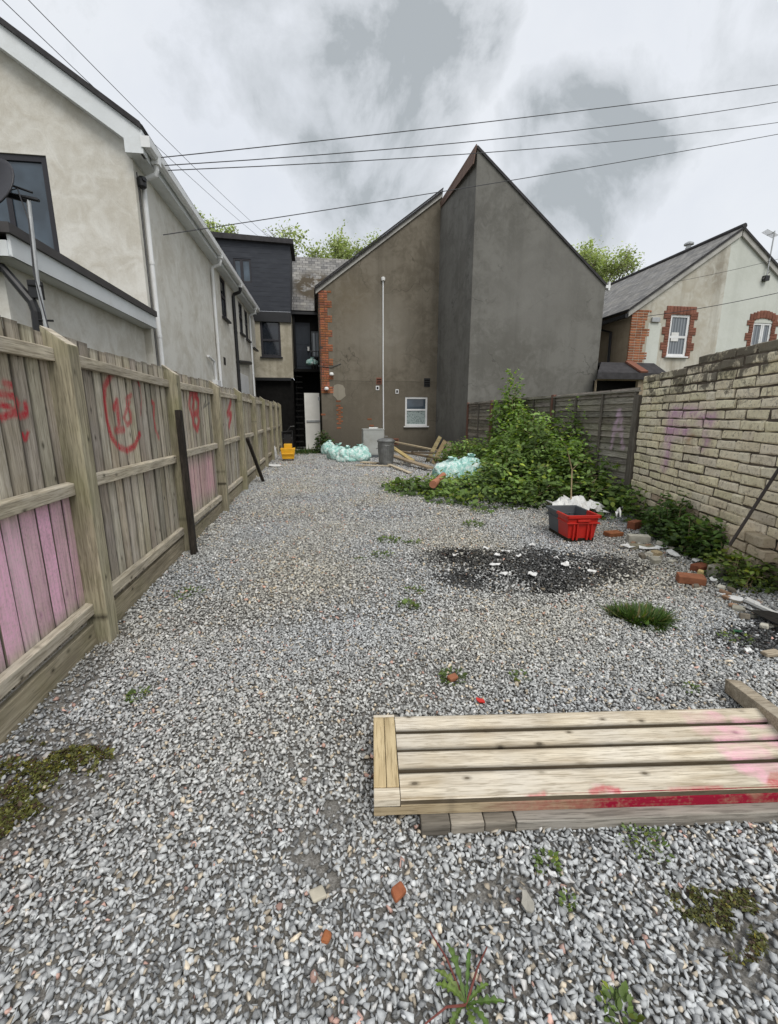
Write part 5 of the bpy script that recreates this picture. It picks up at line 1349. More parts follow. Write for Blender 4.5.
c = G(374, 457.5); ap = thing('grey_cabinet', 'scuffed pale grey appliance cabinet against house wall behind the dustbin', 'appliance', (c.x, c.y + .25, 0))
w = .38; hh = .98
m = MB(); m.box(c.x - w, c.x + w, c.y, c.y + .55, .03, hh); m.build('case', M['appliance'], ap, bevel=.012)
m = MB(); m.box(c.x - w - .012, c.x + w + .012, c.y - .012, c.y + .56, hh + .001, hh + .035); m.build('worktop', M['appliance'], ap, bevel=.008)
m = MB(); m.box(c.x - w + .03, c.x + w - .03, c.y - .012, c.y - .002, .12, hh - .14); m.build('front_panel', M['appliance'], ap, bevel=.005)
m = MB(); m.box(c.x - w + .02, c.x + w - .02, c.y - .006, c.y + .02, .0, .09); m.build('plinth', M['greyplastic'], ap)
m = MB(); pts = [(c.x - .16, c.y + .15, hh + .036), (c.x + .12, c.y + .1, hh + .036), (c.x + .2, c.y + .28, hh + .036), (c.x - .1, c.y + .36, hh + .036)]; m.prism(pts, (0, 0, .05)); o = m.build('paper_bundle', M['paper'], bevel=.01); tag(o, 'white bundle lying on top of the grey cabinet', 'paper')

c = G(288.5, 460.5); mb_ = thing('mop_bucket', 'bright yellow mop bucket with dark wringer frame beside the far fence', 'mop bucket', c)
m = MB(); a = .19; m.hexa([c + Vector((-a, -.15, .06)), c + Vector((a, -.15, .06)), c + Vector((a, .15, .06)), c + Vector((-a, .15, .06))], [c + Vector((-a - .05, -.2, .42)), c + Vector((a + .05, -.2, .42)), c + Vector((a + .05, .2, .42)), c + Vector((-a - .05, .2, .42))]); m.build('bucket', M['yellow'], mb_, bevel=.02)
m = MB(); m.box(c.x - .2, c.x + .2, c.y - .225, c.y - .203, .22, .27); m.box(c.x - .12, c.x + .14, c.y - .16, c.y + .1, .421, .56); m.build('wringer', M['yellow'], mb_, bevel=.012)
m = MB(); m.tube([c + Vector((-.16, .1, .42)), c + Vector((-.18, .14, .95)), c + Vector((.16, .14, .98)), c + Vector((.15, .1, .42))], .022, 7); m.tube([c + Vector((-.17, .12, .72)), c + Vector((.16, .12, .74))], .018, 6); m.tube([c + Vector((.0, .14, .97)), c + Vector((.1, .16, 1.12)), c + Vector((.24, .16, 1.13))], .018, 6); m.box(c.x - .13, c.x + .12, c.y + .10, c.y + .16, .56, .86); m.build('handle_frame', M['blackplastic'], mb_)
for sx in (-1, 1):
    for sy in (-1, 1): m = MB(); q = c + Vector((.15 * sx, .12 * sy, .035)); m.tube([q - Vector((.015, 0, 0)), q + Vector((.015, 0, 0))], .035, 12); m.build('wheel', M['blackplastic'], mb_)
c = G(272, 459); t = thing('clear_bag', 'small clear pale plastic bag by the fence, left of yellow bucket', 'bag', c)
m = MB(); blob_bag(m, c, .16, .14, .3, 21); m.build('bag_body', M['paper'], t, smooth=True); m = MB(); knot(m, c + Vector((0, 0, .45)), .10, 3); m.build('knot', M['paper'], t)

# ------------------------------------------------------------------ flat scraps, boards, planks, bricks
def scrap(px_, py_, w, label, mat='paper', seed=0, group=None, lift=.022, curl=.03, asp=.6, name='paper_scrap', cat='scrap'):
    r_ = random.Random(seed + int(px_ * 7 + py_)); c = G(px_, py_, lift if lift > .2 else 0); m = MB()
    if group and 'ash' in group: w *= .62
    n = 9; b = len(m.v)
    m.vert((c.x, c.y, lift + curl * .5)); a0 = r_.uniform(0, 6.28)
    for k in range(n):
        a = 2 * math.pi * k / n; rr = w * r_.uniform(.6, 1.05); x, y = math.cos(a) * rr, math.sin(a) * rr * asp
        m.vert((c.x + x * math.cos(a0) - y * math.sin(a0), c.y + x * math.sin(a0) + y * math.cos(a0), lift + r_.uniform(0, curl)))
    for k in range(n): m.f.append((b, b + 1 + k, b + 1 + (k + 1) % n))
    o = m.build(name, M[mat]); sd = o.modifiers.new('thick', 'SOLIDIFY'); sd.thickness = .006
    return tag(o, label, cat, group)
scrap(275, 466, .42, 'white sheet lying on gravel beside the far fence', seed=1, curl=.02)
gq = 'white burnt scraps in the ash patch'
for px_, py_, w, lb in [(532, 547, .11, 'white scrap at back edge of the ash patch'), (565, 567, .13, 'pointed white scrap right of centre in the ash patch'), (591, 575, .09, 'flat white scrap at right side of the ash patch'), (532, 577, .12, 'crumpled white scrap in middle of the ash patch'), (505, 554, .10, 'white scrap near the back of ash patch, left of centre'), (497, 558, .07, 'small white scrap beside the larger one, left part of ash patch'), (518, 559, .08, 'white scrap in the back middle of the ash patch'), (495, 567, .10, 'white scrap on the left slope of the ash patch'), (503, 577, .08, 'white scrap at front left of the ash patch'), (486, 551, .07, 'small white scrap at the far left of ash patch'), (556, 561, .06, 'tiny white scrap just left of the pointed one'), (455, 558, .06, 'tiny white scrap left of the ash patch')]:
    scrap(px_, py_, w, lb, group=gq, lift=.025)
gq = 'white litter by the brick wall'
for px_, py_, w, lb in [(648, 551, .14, 'white litter sheet on gravel below the ledge of weeds'), (672, 556, .13, 'folded white litter sheet nearest wall weeds'), (662, 550, .08, 'small crumpled white litter at foot of weeds'), (628, 549, .10, 'flat white litter left of the concrete lump'), (674, 545, .08, 'pinkish white litter under the wall plants'), (697, 563, .09, 'scattered white litter under wall plants'), (713, 583, .06, 'white lump of litter by the loose bricks'), (735, 602, .07, 'grey white litter between bricks and black sheet'), (752, 605, .08, 'crumpled pale litter beside the white trim strip'), (748, 656, .035, 'white chip on the small charred patch near panel'), (720, 598, .04, 'small pale litter right of the loose bricks')]:
    scrap(px_, py_, w, lb, group=gq, lift=.025)
def slab(px_, py_, w, d, h, ang, label, mat, name, cat, group=None, tilt=0, z=0.0, tint=(1, 1, 1)):
    c = G(px_, py_); m = MB(); m.cur = tint
    Rz = Matrix.Rotation(R(ang), 3, 'Z') @ Matrix.Rotation(R(tilt), 3, 'X')
    m.obox(c + Rz @ Vector((-w / 2, -d / 2, 0)) + Vector((0, 0, z)), Rz @ Vector((w, 0, 0)), Rz @ Vector((0, d, 0)), Rz @ Vector((0, 0, h)))
    for i, v in enumerate(m.v): m.v[i] = tuple(Vector(v) + Vector([random.uniform(-.004, .004)] * 3))
    o = m.build(name, M[mat], bevel=.008); return tag(o, label, cat, group)
gb_ = 'loose bricks at the wall foot'
slab(690, 584, .215, .105, .075, -28, 'whole red brick lying nearest the yard below the wall', 'loosebrick', 'loose_brick', 'brick', gb_, 4, .01)
slab(613, 536, .22, .12, .06, 10, 'dull orange brick beside the red crate', 'loosebrick', 'loose_brick', 'brick', gb_, 3, tint=(1.0, .95, .8))
slab(634, 529, .2, .10, .11, 25, 'upright red brick by the wall corner, behind concrete block', 'loosebrick', 'loose_brick', 'brick', gb_, tint=(.8, .7, .7))
slab(700, 571, .18, .10, .07, 15, 'half buried dark red brick under wall plants', 'loosebrick', 'loose_brick', 'brick', gb_, tint=(.7, .6, .6))
slab(638, 542, .24, .11, .09, -22, 'pale grey concrete block at foot of the wall corner', 'concrete', 'concrete_block', 'concrete block', None, 0, tint=(1.35, 1.35, 1.3))
slab(641, 549, .26, .09, .05, -18, 'dirty flat concrete lump in front of the pale block', 'concrete', 'concrete_block', 'concrete block', None, 0, tint=(.75, .72, .6))
slab(656, 556, .09, .08, .055, 10, 'small yellowish stone lump beside white litter', 'concrete', 'stone_lump', 'stone', None, 5, tint=(1.2, 1.0, .7))
slab(715, 575, .16, .10, .10, 20, 'grey concrete lump half hidden in wall plants', 'concrete', 'concrete_block', 'concrete block', None, 5, tint=(1.0, 1.0, .95))
slab(700, 575, .07, .05, .05, 40, 'small yellow brick fragment between the loose bricks', 'concrete', 'stone_lump', 'stone', None, 5, tint=(1.7, 1.35, .7))
slab(398, 898, .045, .035, .022, 30, 'orange brick chip alone on foreground gravel', 'loosebrick', 'brick_chip', 'brick chip', None, 8, .015, tint=(1.0, .85, .75))
slab(326, 944, .03, .025, .018, 60, 'small orange chip on gravel, lower left of the brick chip', 'loosebrick', 'brick_chip', 'brick chip', None, 8, .015, tint=(1.1, 1.0, .8))
slab(318, 899, .05, .042, .014, 20, 'broad pale flat stone on foreground gravel', 'concrete', 'flat_stone', 'stone', None, 8, .016, tint=(1.25, 1.2, 1.1))
slab(452, 682, .06, .04, .03, 20, 'reddish brick chip beside a small weed behind the panel', 'loosebrick', 'brick_chip', 'brick chip', None, 8, .01)
scrap(527, 907, .035, 'triangular cream flake on gravel below the panel', 'concrete', 4, lift=.024, curl=.004, name='flake')
scrap(552, 881, .022, 'long white pebble standing out on gravel below the panel', 'paper', 2, lift=.026, curl=.012, asp=.45, name='flake')
scrap(480, 704, .03, 'pink paint flake on the gravel behind the panel', 'red', 3, lift=.022, curl=.006, name='flake')
scrap(773, 568, .10, 'orange plastic scrap in wall plants at right edge', 'orangebag', 6, lift=.06, curl=.08, name='plastic_scrap')
scrap(773, 625, .22, 'black plastic sheet crumpled on rubble at right edge', 'blackplastic', 6, lift=.03, curl=.05, name='plastic_sheet')
m = MB(); a, b = G(745, 604), G(790, 625); a.z = b.z = .035; m.bar(a, b, .035, .02); o = m.build('trim_strip', M['trim']); tag(o, 'thin white plastic trim strip on the rubble at right edge', 'trim strip')
scrap(737, 634, .035, 'dark green glass shard on gravel near right edge', 'greenglass', 4, lift=.024, curl=.006, name='glass_shard')
slab(770, 657, .12, .05, .03, 5, 'short pale wood offcut at right edge of gravel', 'plank', 'wood_offcut', 'wood offcut', None, 3, .015)
rr_ = random.Random(8)
for i in range(34):
    t_ = rr_.random(); px_ = 632 + 140 * t_ + rr_.uniform(-8, 8); py_ = 543 + 78 * t_ ** 1.3 + rr_.uniform(-6, 16); q_ = rr_.uniform(.03, .085); k_ = rr_.choice([(1, 1, .95), (.6, .55, .5), (1.5, 1.5, 1.45), (.9, .6, .45)])
    slab(px_, py_, q_, q_ * rr_.uniform(.5, 1), q_ * rr_.uniform(.3, .7), rr_.uniform(0, 180), 'small rubble lump among the litter at foot of the brick wall', 'concrete', 'rubble_lump', 'rubble', 'small rubble along the wall foot', rr_.uniform(-20, 20), .005, k_)
# charred flakes and ash lying in the fire patch
def char():
    n = 800; k = rng.integers(0, len(BURN), n); B = np.array(BURN)[k]
    rr = np.sqrt(rng.uniform(size=n)) * .95; a = rng.uniform(0, 6.283, n)
    P = np.stack([B[:, 0] + np.cos(a) * rr * B[:, 2], B[:, 1] + np.sin(a) * rr * B[:, 3], rng.uniform(.004, .014, n)], 1)
    P = P[smooth_noise(P[:, 0], P[:, 1], 7, 3) > -.15]; n = len(P)
    a = rng.uniform(0, 6.283, n); D = np.stack([np.cos(a), np.sin(a), rng.uniform(-.1, .15, n)], 1)
    U = np.stack([rng.normal(0, .2, n), rng.normal(0, .2, n), np.ones(n)], 1)
    gcol = np.where(rng.uniform(size=n) < .13, rng.uniform(.25, .6, n), rng.uniform(.006, .03, n)); C = np.stack([gcol] * 3, 1)
    V, F_, CC = leaf_mesh(P, D, U, rng.uniform(.012, .04, n), C)
    o = np_obj('ash_patch', V, F_, CC, M['char']); tag(o, 'charred black remains of a bonfire on the gravel', 'ash', kind='stuff')
char()
# pile of old planks by the house
gp_ = 'old planks heaped by the house wall'
def plank(p, q, w, h, label, z0, z1, tint, mat='plank'):
    a, b = G(*p), G(*q); a.z, b.z = z0, z1; m = MB(); m.cur = tint; m.bar(a, b, w, h); o = m.build('old_plank', M[mat], bevel=.004); tag(o, label, 'plank', gp_)
plank((391, 462), (431, 471), .20, .05, 'broad grey brown plank at front of the heap', .22, .08, (.9, .82, .72))
plank((392, 456), (412, 465), .16, .05, 'pale yellowish board lying across heap beside dustbin', .34, .14, (1.35, 1.2, .7))
plank((394, 452), (440, 460), .13, .05, 'long pale plank along the wall side of the heap', .42, .30, (1.25, 1.2, 1.05))
plank((400, 458), (445, 465), .15, .05, 'brown plank buried in middle of the heap', .24, .16, (.55, .48, .40))
plank((389, 466), (410, 474), .12, .03, 'thin white painted board on the gravel before heap', .05, .03, (1.5, 1.5, 1.45))
plank((356, 466), (396, 467), .08, .03, 'thin white lath lying on gravel in front of the bins', .03, .03, (1.5, 1.5, 1.45))
plank((412, 464), (436, 462), .12, .06, 'dark short plank on top of the heap', .36, .28, (.35, .32, .3))
plank((362, 463), (378, 464), .25, .03, 'pale flat board beside the wall row of bags', .03, .03, (1.5, 1.45, 1.35))
for i, (px_, py_, qx, qy, w, tint, lb) in enumerate([(427, 462, 440, 437, .13, (.75, .72, .5), 'tall brown plank leaning on wall, left of three'), (433, 464, 445, 441, .14, (.65, .58, .42), 'brown plank leaning on wall, middle of three'), (444, 464, 450, 443, .2, (.55, .55, .48), 'broad dark board leaning on wall, right of three')]):
    a = G(px_, py_); b = PY(qx, qy, min(a.y + 1.0, 17.4)); m = MB(); m.cur = tint; m.bar(a, b, w, .05, (0, -1, .3)); o = m.build('leaning_plank', M['plank'], bevel=.004); tag(o, lb, 'plank', 'planks leaning on the grey wall')
c1, c2 = G(433, 497), G(443, 489); c1.z = .24; c2.z = .29; m = MB(); d_ = (c2 - c1); m.tube([c1, c2], .06, 14); m.tube([c1 - d_ * .02, c1 + d_ * .18], .072, 14); o = m.build('clay_pipe', M['terracotta']); tag(o, 'short terracotta pipe lying in the low brambles', 'pipe')
c = G(577, 504, .2); m = MB(); rs_ = random.Random(4); b = len(m.v); nx, ny = 13, 9
for jj in range(ny + 1):
    for ii in range(nx + 1):
        u, v = ii / nx - .5, jj / ny - .5; w_ = 1 - .35 * abs(math.sin(ii * 1.3 + jj)) * (abs(u) + abs(v)); x, y = u * .85 * w_, v * .62 * w_
        m.vert((c.x + x * .96 - y * .28, c.y + y * .96 + x * .28, (.12) + .11 * max(0, 1 - (2 * u) ** 2 - (1.7 * v) ** 2) + rs_.uniform(-.035, .045) + .09 * (v + .5)))
for jj in range(ny):
    for ii in range(nx): a = b + jj * (nx + 1) + ii; m.f.append((a, a + 1, a + nx + 2, a + nx + 1))
o = m.build('polythene_sheet', M['paper']); sd = o.modifiers.new('thick', 'SOLIDIFY'); sd.thickness = .006
tag(o, 'white crumpled polythene sheet in the brambles behind the crate', 'plastic sheet')
scrap(618, 517, .08, 'small white litter caught in brambles right of crate', 'paper', 12, lift=.3, curl=.12, name='paper_scrap')

# ------------------------------------------------------------------ plants
def rnd_dirs(n, up=.6):
    a = rng.uniform(0, 6.283, n); D = np.stack([np.cos(a), np.sin(a), rng.normal(.05, .45, n)], 1)
    U = np.stack([rng.normal(0, .45, n), rng.normal(0, .45, n), np.ones(n) * up + .4], 1)
    return D, U
def leaf_cols(n, base, dark, t, jit=.25):
    C = np.array(dark) + (np.array(base) - np.array(dark)) * t[:, None]
    C = C * np.exp(rng.normal(0, jit, (n, 1))); w = rng.uniform(size=n) < .12
    C[w] *= np.array([1.5, 1.25, .7]); return np.clip(C, .004, .6)
def mound(name, label, cat, blobs, nl, size, base=(.26, .39, .105), dark=(.035, .06, .018), stems=60, stemmat='cane', group=None, sprays=0):
    """a bush: leaves spread through the shell of several overlapping mounds, canes inside; blobs: (x,y,rx,ry,h)"""
    B = np.array(blobs); vol = B[:, 2] * B[:, 3] * (B[:, 4] + .15); pr = vol / vol.sum()
    k = rng.choice(len(B), nl, p=pr); b = B[k]
    a = rng.uniform(0, 6.283, nl); cz_ = rng.uniform(0, 1, nl); rr = rng.uniform(.35, 1.0, nl) ** .45
    clump = 1 + .22 * np.sin(a * 5 + k * 2.1) * np.sin(cz_ * 9 + k)
    s_ = np.sqrt(1 - cz_ ** 2)
    P = np.stack([b[:, 0] + np.cos(a) * s_ * rr * b[:, 2] * clump, b[:, 1] + np.sin(a) * s_ * rr * b[:, 3] * clump, cz_ * rr * b[:, 4] * clump], 1)
    P[:, 2] = np.maximum(P[:, 2], .02)
    D, U = rnd_dirs(nl)
    D[:, :2] += .6 * np.stack([np.cos(a), np.sin(a)], 1); U[:, :2] += .35 * np.stack([np.cos(a), np.sin(a)], 1)
    t = np.clip((rr - .55) / .45, 0, 1) * np.clip(.35 + .65 * P[:, 2] / (b[:, 4] + 1e-3), 0, 1)  # leaf colour goes dark inside and low down, painting in the bush's shade
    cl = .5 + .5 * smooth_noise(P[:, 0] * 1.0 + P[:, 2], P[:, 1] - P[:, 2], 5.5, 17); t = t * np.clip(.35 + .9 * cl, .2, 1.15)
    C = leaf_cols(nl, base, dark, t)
    S = size * np.exp(rng.normal(0, .3, nl))
    o0 = (float(B[:, 0].mean()), float(B[:, 1].mean()), 0.0)
    root = thing(name, label, cat, o0, group)
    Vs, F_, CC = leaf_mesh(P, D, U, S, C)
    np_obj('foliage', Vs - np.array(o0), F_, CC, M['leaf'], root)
    if stems:
        m = MB()
        for i in range(stems):
            q = blobs[int(rng.choice(len(B), p=pr))]; a = random.uniform(0, 6.28); r_ = random.random() ** .5
            p0 = Vector((q[0] + random.uniform(-.4, .4) * q[2], q[1] + random.uniform(-.4, .4) * q[3], 0)); p1 = Vector((q[0] + math.cos(a) * q[2] * r_, q[1] + math.sin(a) * q[3] * r_, q[4] * math.sqrt(max(0, 1 - r_ * r_)) * random.uniform(.8, 1.12)))
            mid = p0.lerp(p1, .55) + Vector((0, 0, p1.z * .35)); m.tube([p0, p0.lerp(mid, .5) + Vector((0, 0, .03)), mid, p1], .006, 4, .003)
        m.build('stems', M[stemmat], root)
    return root
def gp2(px_, py_): v = G(px_, py_); return v.x, v.y
br = [(4.55, 8.6, .95, 1.5, 1.45), (4.45, 9.4, .75, 1.2, 1.15), (4.75, 10.6, .50, .85, 2.2), (4.8, 10.5, .35, .6, 2.4), (4.8, 10.1, .5, .8, 1.75), (4.6, 7.4, .75, 1.0, .95), (3.9, 8.1, .9, 1.2, .85), (3.3, 7.8, .85, .8, .46), (2.7, 8.4, .9, .8, .34), (2.1, 8.5, .7, .7, .28), (3.0, 7.1, .8, .55, .30), (3.75, 7.0, .7, .6, .5), (4.4, 6.5, .6, .5, .55), (4.75, 6.25, .4, .55, .5), (4.3, 12.0, .9, 1.4, .8), (4.9, 8.0, .4, .8, 1.55), (2.3, 7.5, .5, .4, .2), (4.55, 9.3, .6, .9, 1.6), (1.75, 8.9, .5, .5, .2), (4.4, 5.75, .35, .4, .32), (4.72, 5.85, .25, .4, .45)]
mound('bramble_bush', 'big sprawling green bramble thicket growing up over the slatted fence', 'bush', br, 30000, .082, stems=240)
# plants along the foot of the brick wall
def wallplant(px_, py_, w, h, n, size, label, base=(.12, .21, .05), off=0.0):
    c = G(px_, py_); mound('wall_weed', label, 'plant', [(c.x, c.y, w, w * 1.1, h), (c.x + .1, c.y + .25, w * .8, w * .8, h * .8), (c.x - .08, c.y - .2, w * .7, w * .7, h * .7)], n, size, base=base, stems=16, group='weeds at the foot of the brick wall')
wallplant(672, 540, .30, .55, 1500, .055, 'tall dark green weed clump against left part of brick wall')
wallplant(692, 552, .26, .42, 1100, .055, 'middle dark green weed clump along the brick wall')
wallplant(715, 558, .24, .40, 1000, .055, 'broad leafed weed clump below the leaning rod', (.15, .26, .06))
wallplant(735, 580, .22, .26, 900, .04, 'yellow green weed clump in front of the wall footing', (.22, .30, .06))
wallplant(768, 583, .20, .30, 700, .04, 'weed clump around the orange scrap at right edge', (.18, .25, .06))
wallplant(655, 528, .2, .3, 600, .045, 'low weed clump at wall corner behind the concrete block')
# sapling stem in front of bramble
c = G(574, 528); c = Vector((3.55, 5.75, 0)); q0 = PY(571, 500, 5.9); q1 = PY(572, 470, 6.0); q2 = PY(567, 448, 6.0)
sp = thing('sapling', 'thin bare pale sapling stem rising behind the crate', 'sapling', (q0.x, q0.y, 0))
m = MB(); m.tube([(q0.x + .03, q0.y, 0), q0, q1, q2], .013, 6, .007); m.tube([q2, q2 + Vector((-.1, .05, .16))], .006, 5, .003); m.tube([q1, q1 + Vector((.12, 0, .12))], .005, 5, .003); m.build('stem', M['cane'], sp)
n = 90; P = np.array([tuple(q2)]) + rng.normal(0, .12, (n, 3)) * np.array([1.3, 1, .7]) + np.array([0, 0, .06]); D, U = rnd_dirs(n); Vs, F_, CC = leaf_mesh(P, D, U, rng.uniform(.05, .1, n), leaf_cols(n, (.17, .28, .06), (.08, .14, .03), rng.uniform(size=n)))
np_obj('leaves', Vs - np.array([q0.x, q0.y, 0]), F_, CC, M['leaf'], sp)
# weed at the house corner by the bags
c = G(323, 453); mound('corner_weed', 'dark green weed growing at the brick house corner beside rubbish bags', 'plant', [(c.x, c.y, .35, .3, .85), (c.x + .25, c.y, .3, .3, .5)], 1100, .09, base=(.06, .11, .03), stems=14)

def tuft(px_, py_, rad, hgt, n, label, base=(.13, .20, .05), name='grass_tuft', cat='grass tuft', group=None, flat=.5, kind=None, asp=1.0):
    c = G(px_, py_); a = rng.uniform(0, 6.283, n); r_ = np.sqrt(rng.uniform(size=n)) * rad * (1 + .28 * np.sin(a * 3 + 1) + .15 * np.sin(a * 7))
    P = np.stack([c.x + np.cos(a) * r_, c.y + np.sin(a) * r_ * asp, np.full(n, .005)], 1)
    lean = rng.uniform(.1, 1.0, n) * flat; da = a + rng.normal(0, .8, n)
    D = np.stack([np.cos(da) * lean, np.sin(da) * lean, np.ones(n)], 1); U = np.stack([np.cos(da), np.sin(da), np.zeros(n) - .2], 1)
    h = hgt * np.exp(rng.normal(0, .45, n)) * (1 - .45 * (r_ / rad) ** 2) * (1 + .45 * smooth_noise(P[:, 0], P[:, 1], 26, 12))
    C = leaf_cols(n, base, tuple(x * .35 for x in base), rng.uniform(.1, 1, n)); dd_ = rng.uniform(size=n) < .13; C[dd_] = np.array([.30, .25, .12]) * rng.uniform(.5, 1.1, (dd_.sum(), 1))
    tv = GRASS_V.copy(); 
    V, F_, CC = leaf_mesh(P, D, U, h, C, tv, GRASS_F)
    o = np_obj(name, V, F_, CC, M['grass'], origin=(c.x, c.y, 0)); tag(o, label, cat, group, kind); return o
tuft(640, 618, .19, .062, 5200, 'dense dark green grass tuft on right gravel, largest tuft in the yard', (.10, .175, .045), flat=4.5)
grs = 'small weeds in the gravel'
def weed(px_, py_, rad, n, size, label, base=(.15, .22, .06), group=grs):
    c = G(px_, py_); r_ = np.sqrt(rng.uniform(size=n)) * rad * .8; size = size * .62; n = len(r_); a = rng.uniform(0, 6.283, n)
    P = np.stack([c.x + np.cos(a) * r_, c.y + np.sin(a) * r_, rng.uniform(.004, .025, n)], 1)
    D = np.stack([np.cos(a + rng.normal(0, .6, n)), np.sin(a + rng.normal(0, .6, n)), rng.uniform(.0, .9, n)], 1); U = np.stack([rng.normal(0, .3, n), rng.normal(0, .3, n), np.ones(n)], 1)
    C = leaf_cols(n, base, tuple(x * .4 for x in base), rng.uniform(.2, 1, n))
    V, F_, CC = leaf_mesh(P, D, U, size * np.exp(rng.normal(0, .3, n)), C)
    o = np_obj('gravel_weed', V, F_, CC, M['leaf'], origin=(c.x, c.y, 0)); tag(o, label, 'weed', group)
for a in [(388, 541, .16, 80, .05, 'small weed in mid gravel, furthest back of the line left of ash'), (382, 556, .14, 60, .045, 'small olive weed in mid gravel left of the ash patch'), (413, 543, .13, 50, .045, 'small weed between the gravel track and ash patch'), (408, 607, .10, 60, .05, 'bright green weed in the middle of the gravel yard'), (415, 592, .10, 45, .04, 'small green weed just behind the bright one mid yard'), (452, 679, .09, 90, .035, 'brownish weed beside the brick chip behind panel'), (190, 594, .16, 120, .03, 'sparse olive weed near the second fence bay'), (138, 697, .07, 70, .03, 'small bright weed on gravel left foreground'), (473, 525, .18, 120, .05, 'weed at front edge of the brambles'), (546, 866, .05, 60, .025, 'tiny green weed just below the panel front edge'), (567, 905, .03, 36, .022, 'tiny weed beside the cream flake'), (645, 845, .10, 120, .022, 'sparse mossy weed along front of the batten'), (690, 690, .06, 30, .03, 'tiny weed behind the right half of the panel'), (520, 678, .07, 40, .03, 'faint weed on gravel behind panel middle'), (480, 512, .2, 90, .05, 'low weed under the front of the brambles'), (360, 560, .08, 30, .03, 'tiny weed on the gravel track'), (620, 1018, .06, 70, .03, 'small weed at bottom edge, right of the dandelion'), (735, 640, .12, 60, .03, 'sparse weed near green glass shard')]:
    weed(*a)
# moss and creeping weed patches in the foreground
def moss(px_, py_, rx, ry, n, label, base, size=.022):
    c = G(px_, py_); a = rng.uniform(0, 6.283, n); r_ = np.sqrt(rng.uniform(size=n)) * (1 + .25 * np.sin(a * 3 + 1))
    x, y = c.x + np.cos(a) * r_ * rx, c.y + np.sin(a) * r_ * ry
    k = (smooth_noise(x, y, 16, 33) + .7 * smooth_noise(x, y, 55, 34) > -.05) & (x > FX + .03); x, y, a = x[k], y[k], a[k]; n = len(x)
    P = np.stack([x, y, rng.uniform(.0, .013, n)], 1); D, U = rnd_dirs(n); t = rng.uniform(size=n)
    C = leaf_cols(n, base, tuple(q * .3 for q in base), t); br_ = rng.uniform(size=n) < .22; C[br_] = np.array([.07, .045, .03]) * rng.uniform(.6, 1.5, (br_.sum(), 1))
    V, F_, CC = leaf_mesh(P, D, U, size * np.exp(rng.normal(0, .3, n)), C)
    o = np_obj('moss_patch', V, F_, CC, M['leaf'], origin=(c.x, c.y, 0)); tag(o, label, 'moss', kind='stuff')
moss(16, 788, .27, .30, 15000, 'olive green and brown moss spreading over gravel beside the near fence', (.20, .21, .06), .012)
moss(728, 918, .17, .09, 4200, 'ragged green and purplish moss on gravel at lower right', (.19, .20, .07), .010)
moss(12, 715, .12, .35, 700, 'dead leaf litter along foot of the near fence', (.11, .07, .035), .03)
tuft(305, 453, .62, .10, 1600, 'strip of short green grass before the open white door', (.06, .12, .025), name='grass_strip', kind='stuff', asp=1.6)
# dandelion rosette
c = G(466, 1008)
dn_ = thing('dandelion_plant', 'dandelion rosette with long toothed leaves and dark red stems in foreground gravel', 'plant', (c.x, c.y, 0))
def long_leaf(ang, L, rise, wid, tint):
    L *= .82; wid *= .9; tint = tuple(q * .85 for q in tint)
    m = MB(); n = 17; b = len(m.v); bend = random.uniform(-.5, .5); p = c + Vector((0, 0, .012)); st_ = L / (n - 1)
    for i in range(n):
        t = i / (n - 1); a = ang + bend * t; d = Vector((math.cos(a), math.sin(a), 0)); s = Vector((-d.y, d.x, 0))
        env = math.sin(math.pi * min(1, t * .85 + .12)) ** .9 * (.45 + .75 * t); w = wid * env * (1.1, .45, .7)[i % 3] * random.uniform(.8, 1.15)
        if i == n - 1: w = .001
        z = Vector((0, 0, rise * math.sin(math.pi * t * .8) + random.uniform(-.001, .001))); k = random.uniform(.75, 1.2) * (.7 + .5 * t)
        m.cur = tuple(q * k for q in tint); m.vert(p + z - s * w + Vector((0, 0, w * .45))); m.cur = tuple(q * k * 1.5 for q in tint); m.vert(p + z); m.cur = tuple(q * k for q in tint); m.vert(p + z + s * w + Vector((0, 0, w * .45)))
        p = p + d * st_
    for i in range(n - 1):
        for k in (0, 1): a = b + i * 3 + k; m.f.append((a, a + 1, a + 4, a + 3))
    m.build('leaf', M['leaf'], dn_)
for ang, L, rise, w, tn in [(1.75, .15, .05, .015, (.13, .20, .06)), (1.2, .13, .05, .010, (.11, .19, .05)), (2.6, .10, .03, .016, (.15, .22, .05)), (2.2, .12, .03, .014, (.18, .24, .07)), (-.3, .12, .02, .014, (.10, .17, .04)), (.3, .09, .02, .013, (.13, .20, .05)), (3.6, .10, .015, .012, (.12, .18, .05)), (4.6, .09, .02, .013, (.14, .20, .05)), (5.4, .10, .02, .013, (.12, .19, .05))]: long_leaf(ang, L, rise, w, tn)
for px_, py_ in [(429, 930), (487, 947), (425, 1024)]:
    m = MB(); e_ = G(px_, py_, .05); m.tube([c + Vector((0, 0, .01)), c.lerp(e_, .5) + Vector((0, 0, .03)), e_], .0035, 6, .002); m.build('stem', M['redstem'], dn_)

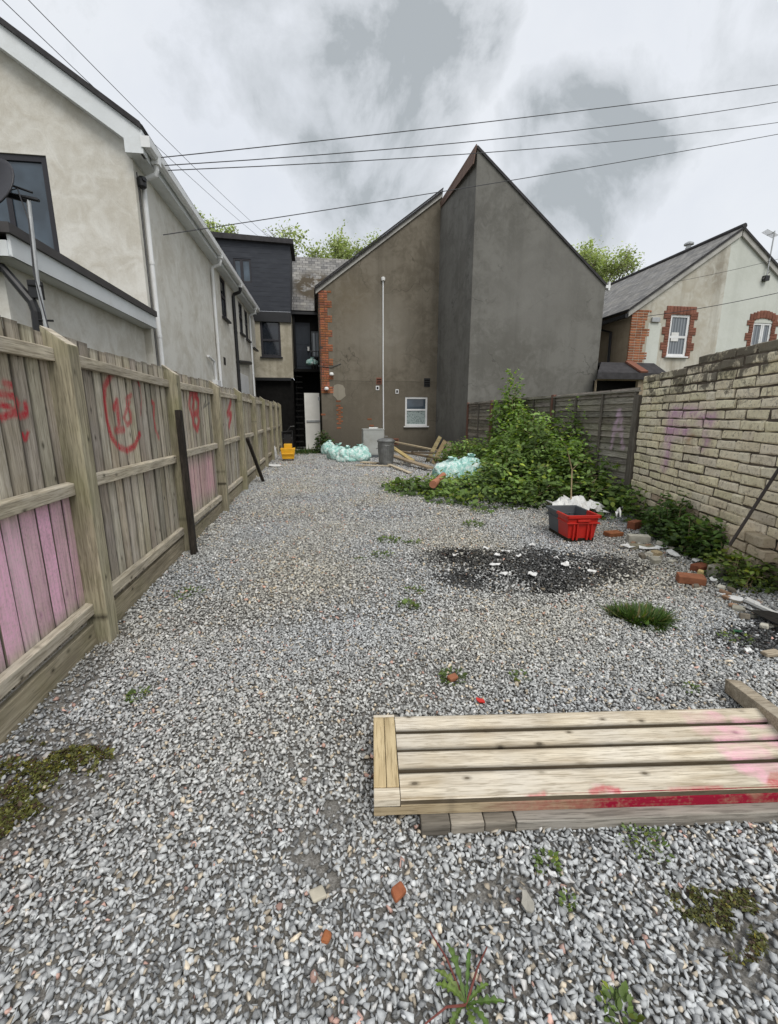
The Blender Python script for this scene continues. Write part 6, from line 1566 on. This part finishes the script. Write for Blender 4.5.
# ------------------------------------------------------------------ trees behind the houses
def tree(px_, py_, Y, rad, label, nl=5200, seed=1, size=.19, trunkx=0.0):
    top = PY(px_, py_, Y); r_ = random.Random(seed); rg = np.random.default_rng(seed)
    base = Vector((top.x + trunkx, Y, 0)); H_t = top.z
    t = thing('tree', label, 'tree', base, 'trees behind the houses')
    m = MB(); fork = base + Vector((r_.uniform(-.3, .3), 0, H_t - rad * 2.3)); m.tube([base, base.lerp(fork, .5) + Vector((.15, 0, 0)), fork], .32, 9, .2)
    m.build('trunk', M['bark'], t)
    m = MB(); tips = []
    cen = Vector((top.x, Y, H_t - rad))
    def grow(p, d, L, rr, depth):
        q = p + d * L; mid = p.lerp(q, .5) + Vector((r_.uniform(-.1, .1), r_.uniform(-.1, .1), r_.uniform(-.05, .1))) * L * .5
        m.tube([p, mid, q], rr, 5, rr * .6, cap=False)
        if depth == 0: tips.append(q); tips.append(mid); return
        for _ in range(3 if depth > 1 else 4):
            nd = (d + Vector((r_.uniform(-1, 1), r_.uniform(-1, 1), r_.uniform(-.35, .8))) * .85).normalized()
            grow(q if r_.random() < .7 else mid, nd, L * r_.uniform(.62, .85), rr * .55, depth - 1)
    for k in range(6):
        a = 2 * math.pi * k / 6 + r_.uniform(-.4, .4); grow(fork, Vector((math.cos(a) * .75, math.sin(a) * .75, r_.uniform(.5, 1.2))).normalized(), rad * .75, .10, 3)
    m.build('branches', M['bark'], t)
    T = np.array([tuple(q) for q in tips]); cc = np.array(cen)
    # pull the tips into the crown's outline
    dd = (T - cc) / rad; ln = np.linalg.norm(dd, axis=1); T = np.where((ln > 1.05)[:, None], cc + dd / ln[:, None] * rad * rg.uniform(.8, 1.05, (len(T), 1)), T)
    nl = int(nl * 1.25); k = rg.integers(0, len(T), nl); P = T[k] + rg.normal(0, .28, (nl, 3)) * rad / 2.6
    a = rg.uniform(0, 6.283, nl); D = np.stack([np.cos(a), np.sin(a), rg.normal(-.1, .5, nl)], 1); U = rg.normal(0, .6, (nl, 3)) + np.array([0, 0, .8])
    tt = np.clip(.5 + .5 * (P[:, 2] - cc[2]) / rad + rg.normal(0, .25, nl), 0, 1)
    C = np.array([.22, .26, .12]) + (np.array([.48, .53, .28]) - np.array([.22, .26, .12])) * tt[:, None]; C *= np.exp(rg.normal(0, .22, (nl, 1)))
    V, F_, CC = leaf_mesh(P, D, U, size * np.exp(rg.normal(0, .3, nl)), C)
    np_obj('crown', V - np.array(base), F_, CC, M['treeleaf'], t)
tree(305, 214, 42, 3.5, 'spring green tree with airy crown rising behind mossy slate roof', 5200, 3)
tree(356, 224, 44, 2.6, 'smaller pale green tree just left of brown house roof slope', 3400, 4)
tree(206, 206, 40, 1.9, 'light green treetop just showing above the terrace gutter', 2400, 5, trunkx=-.3)
tree(601, 235, 40, 3.1, 'yellow green tree between the grey gable and cream house', 6200, 6)
tree(251, 234, 46, 1.6, 'faint treetop peeping over the black clad building', 1500, 8)
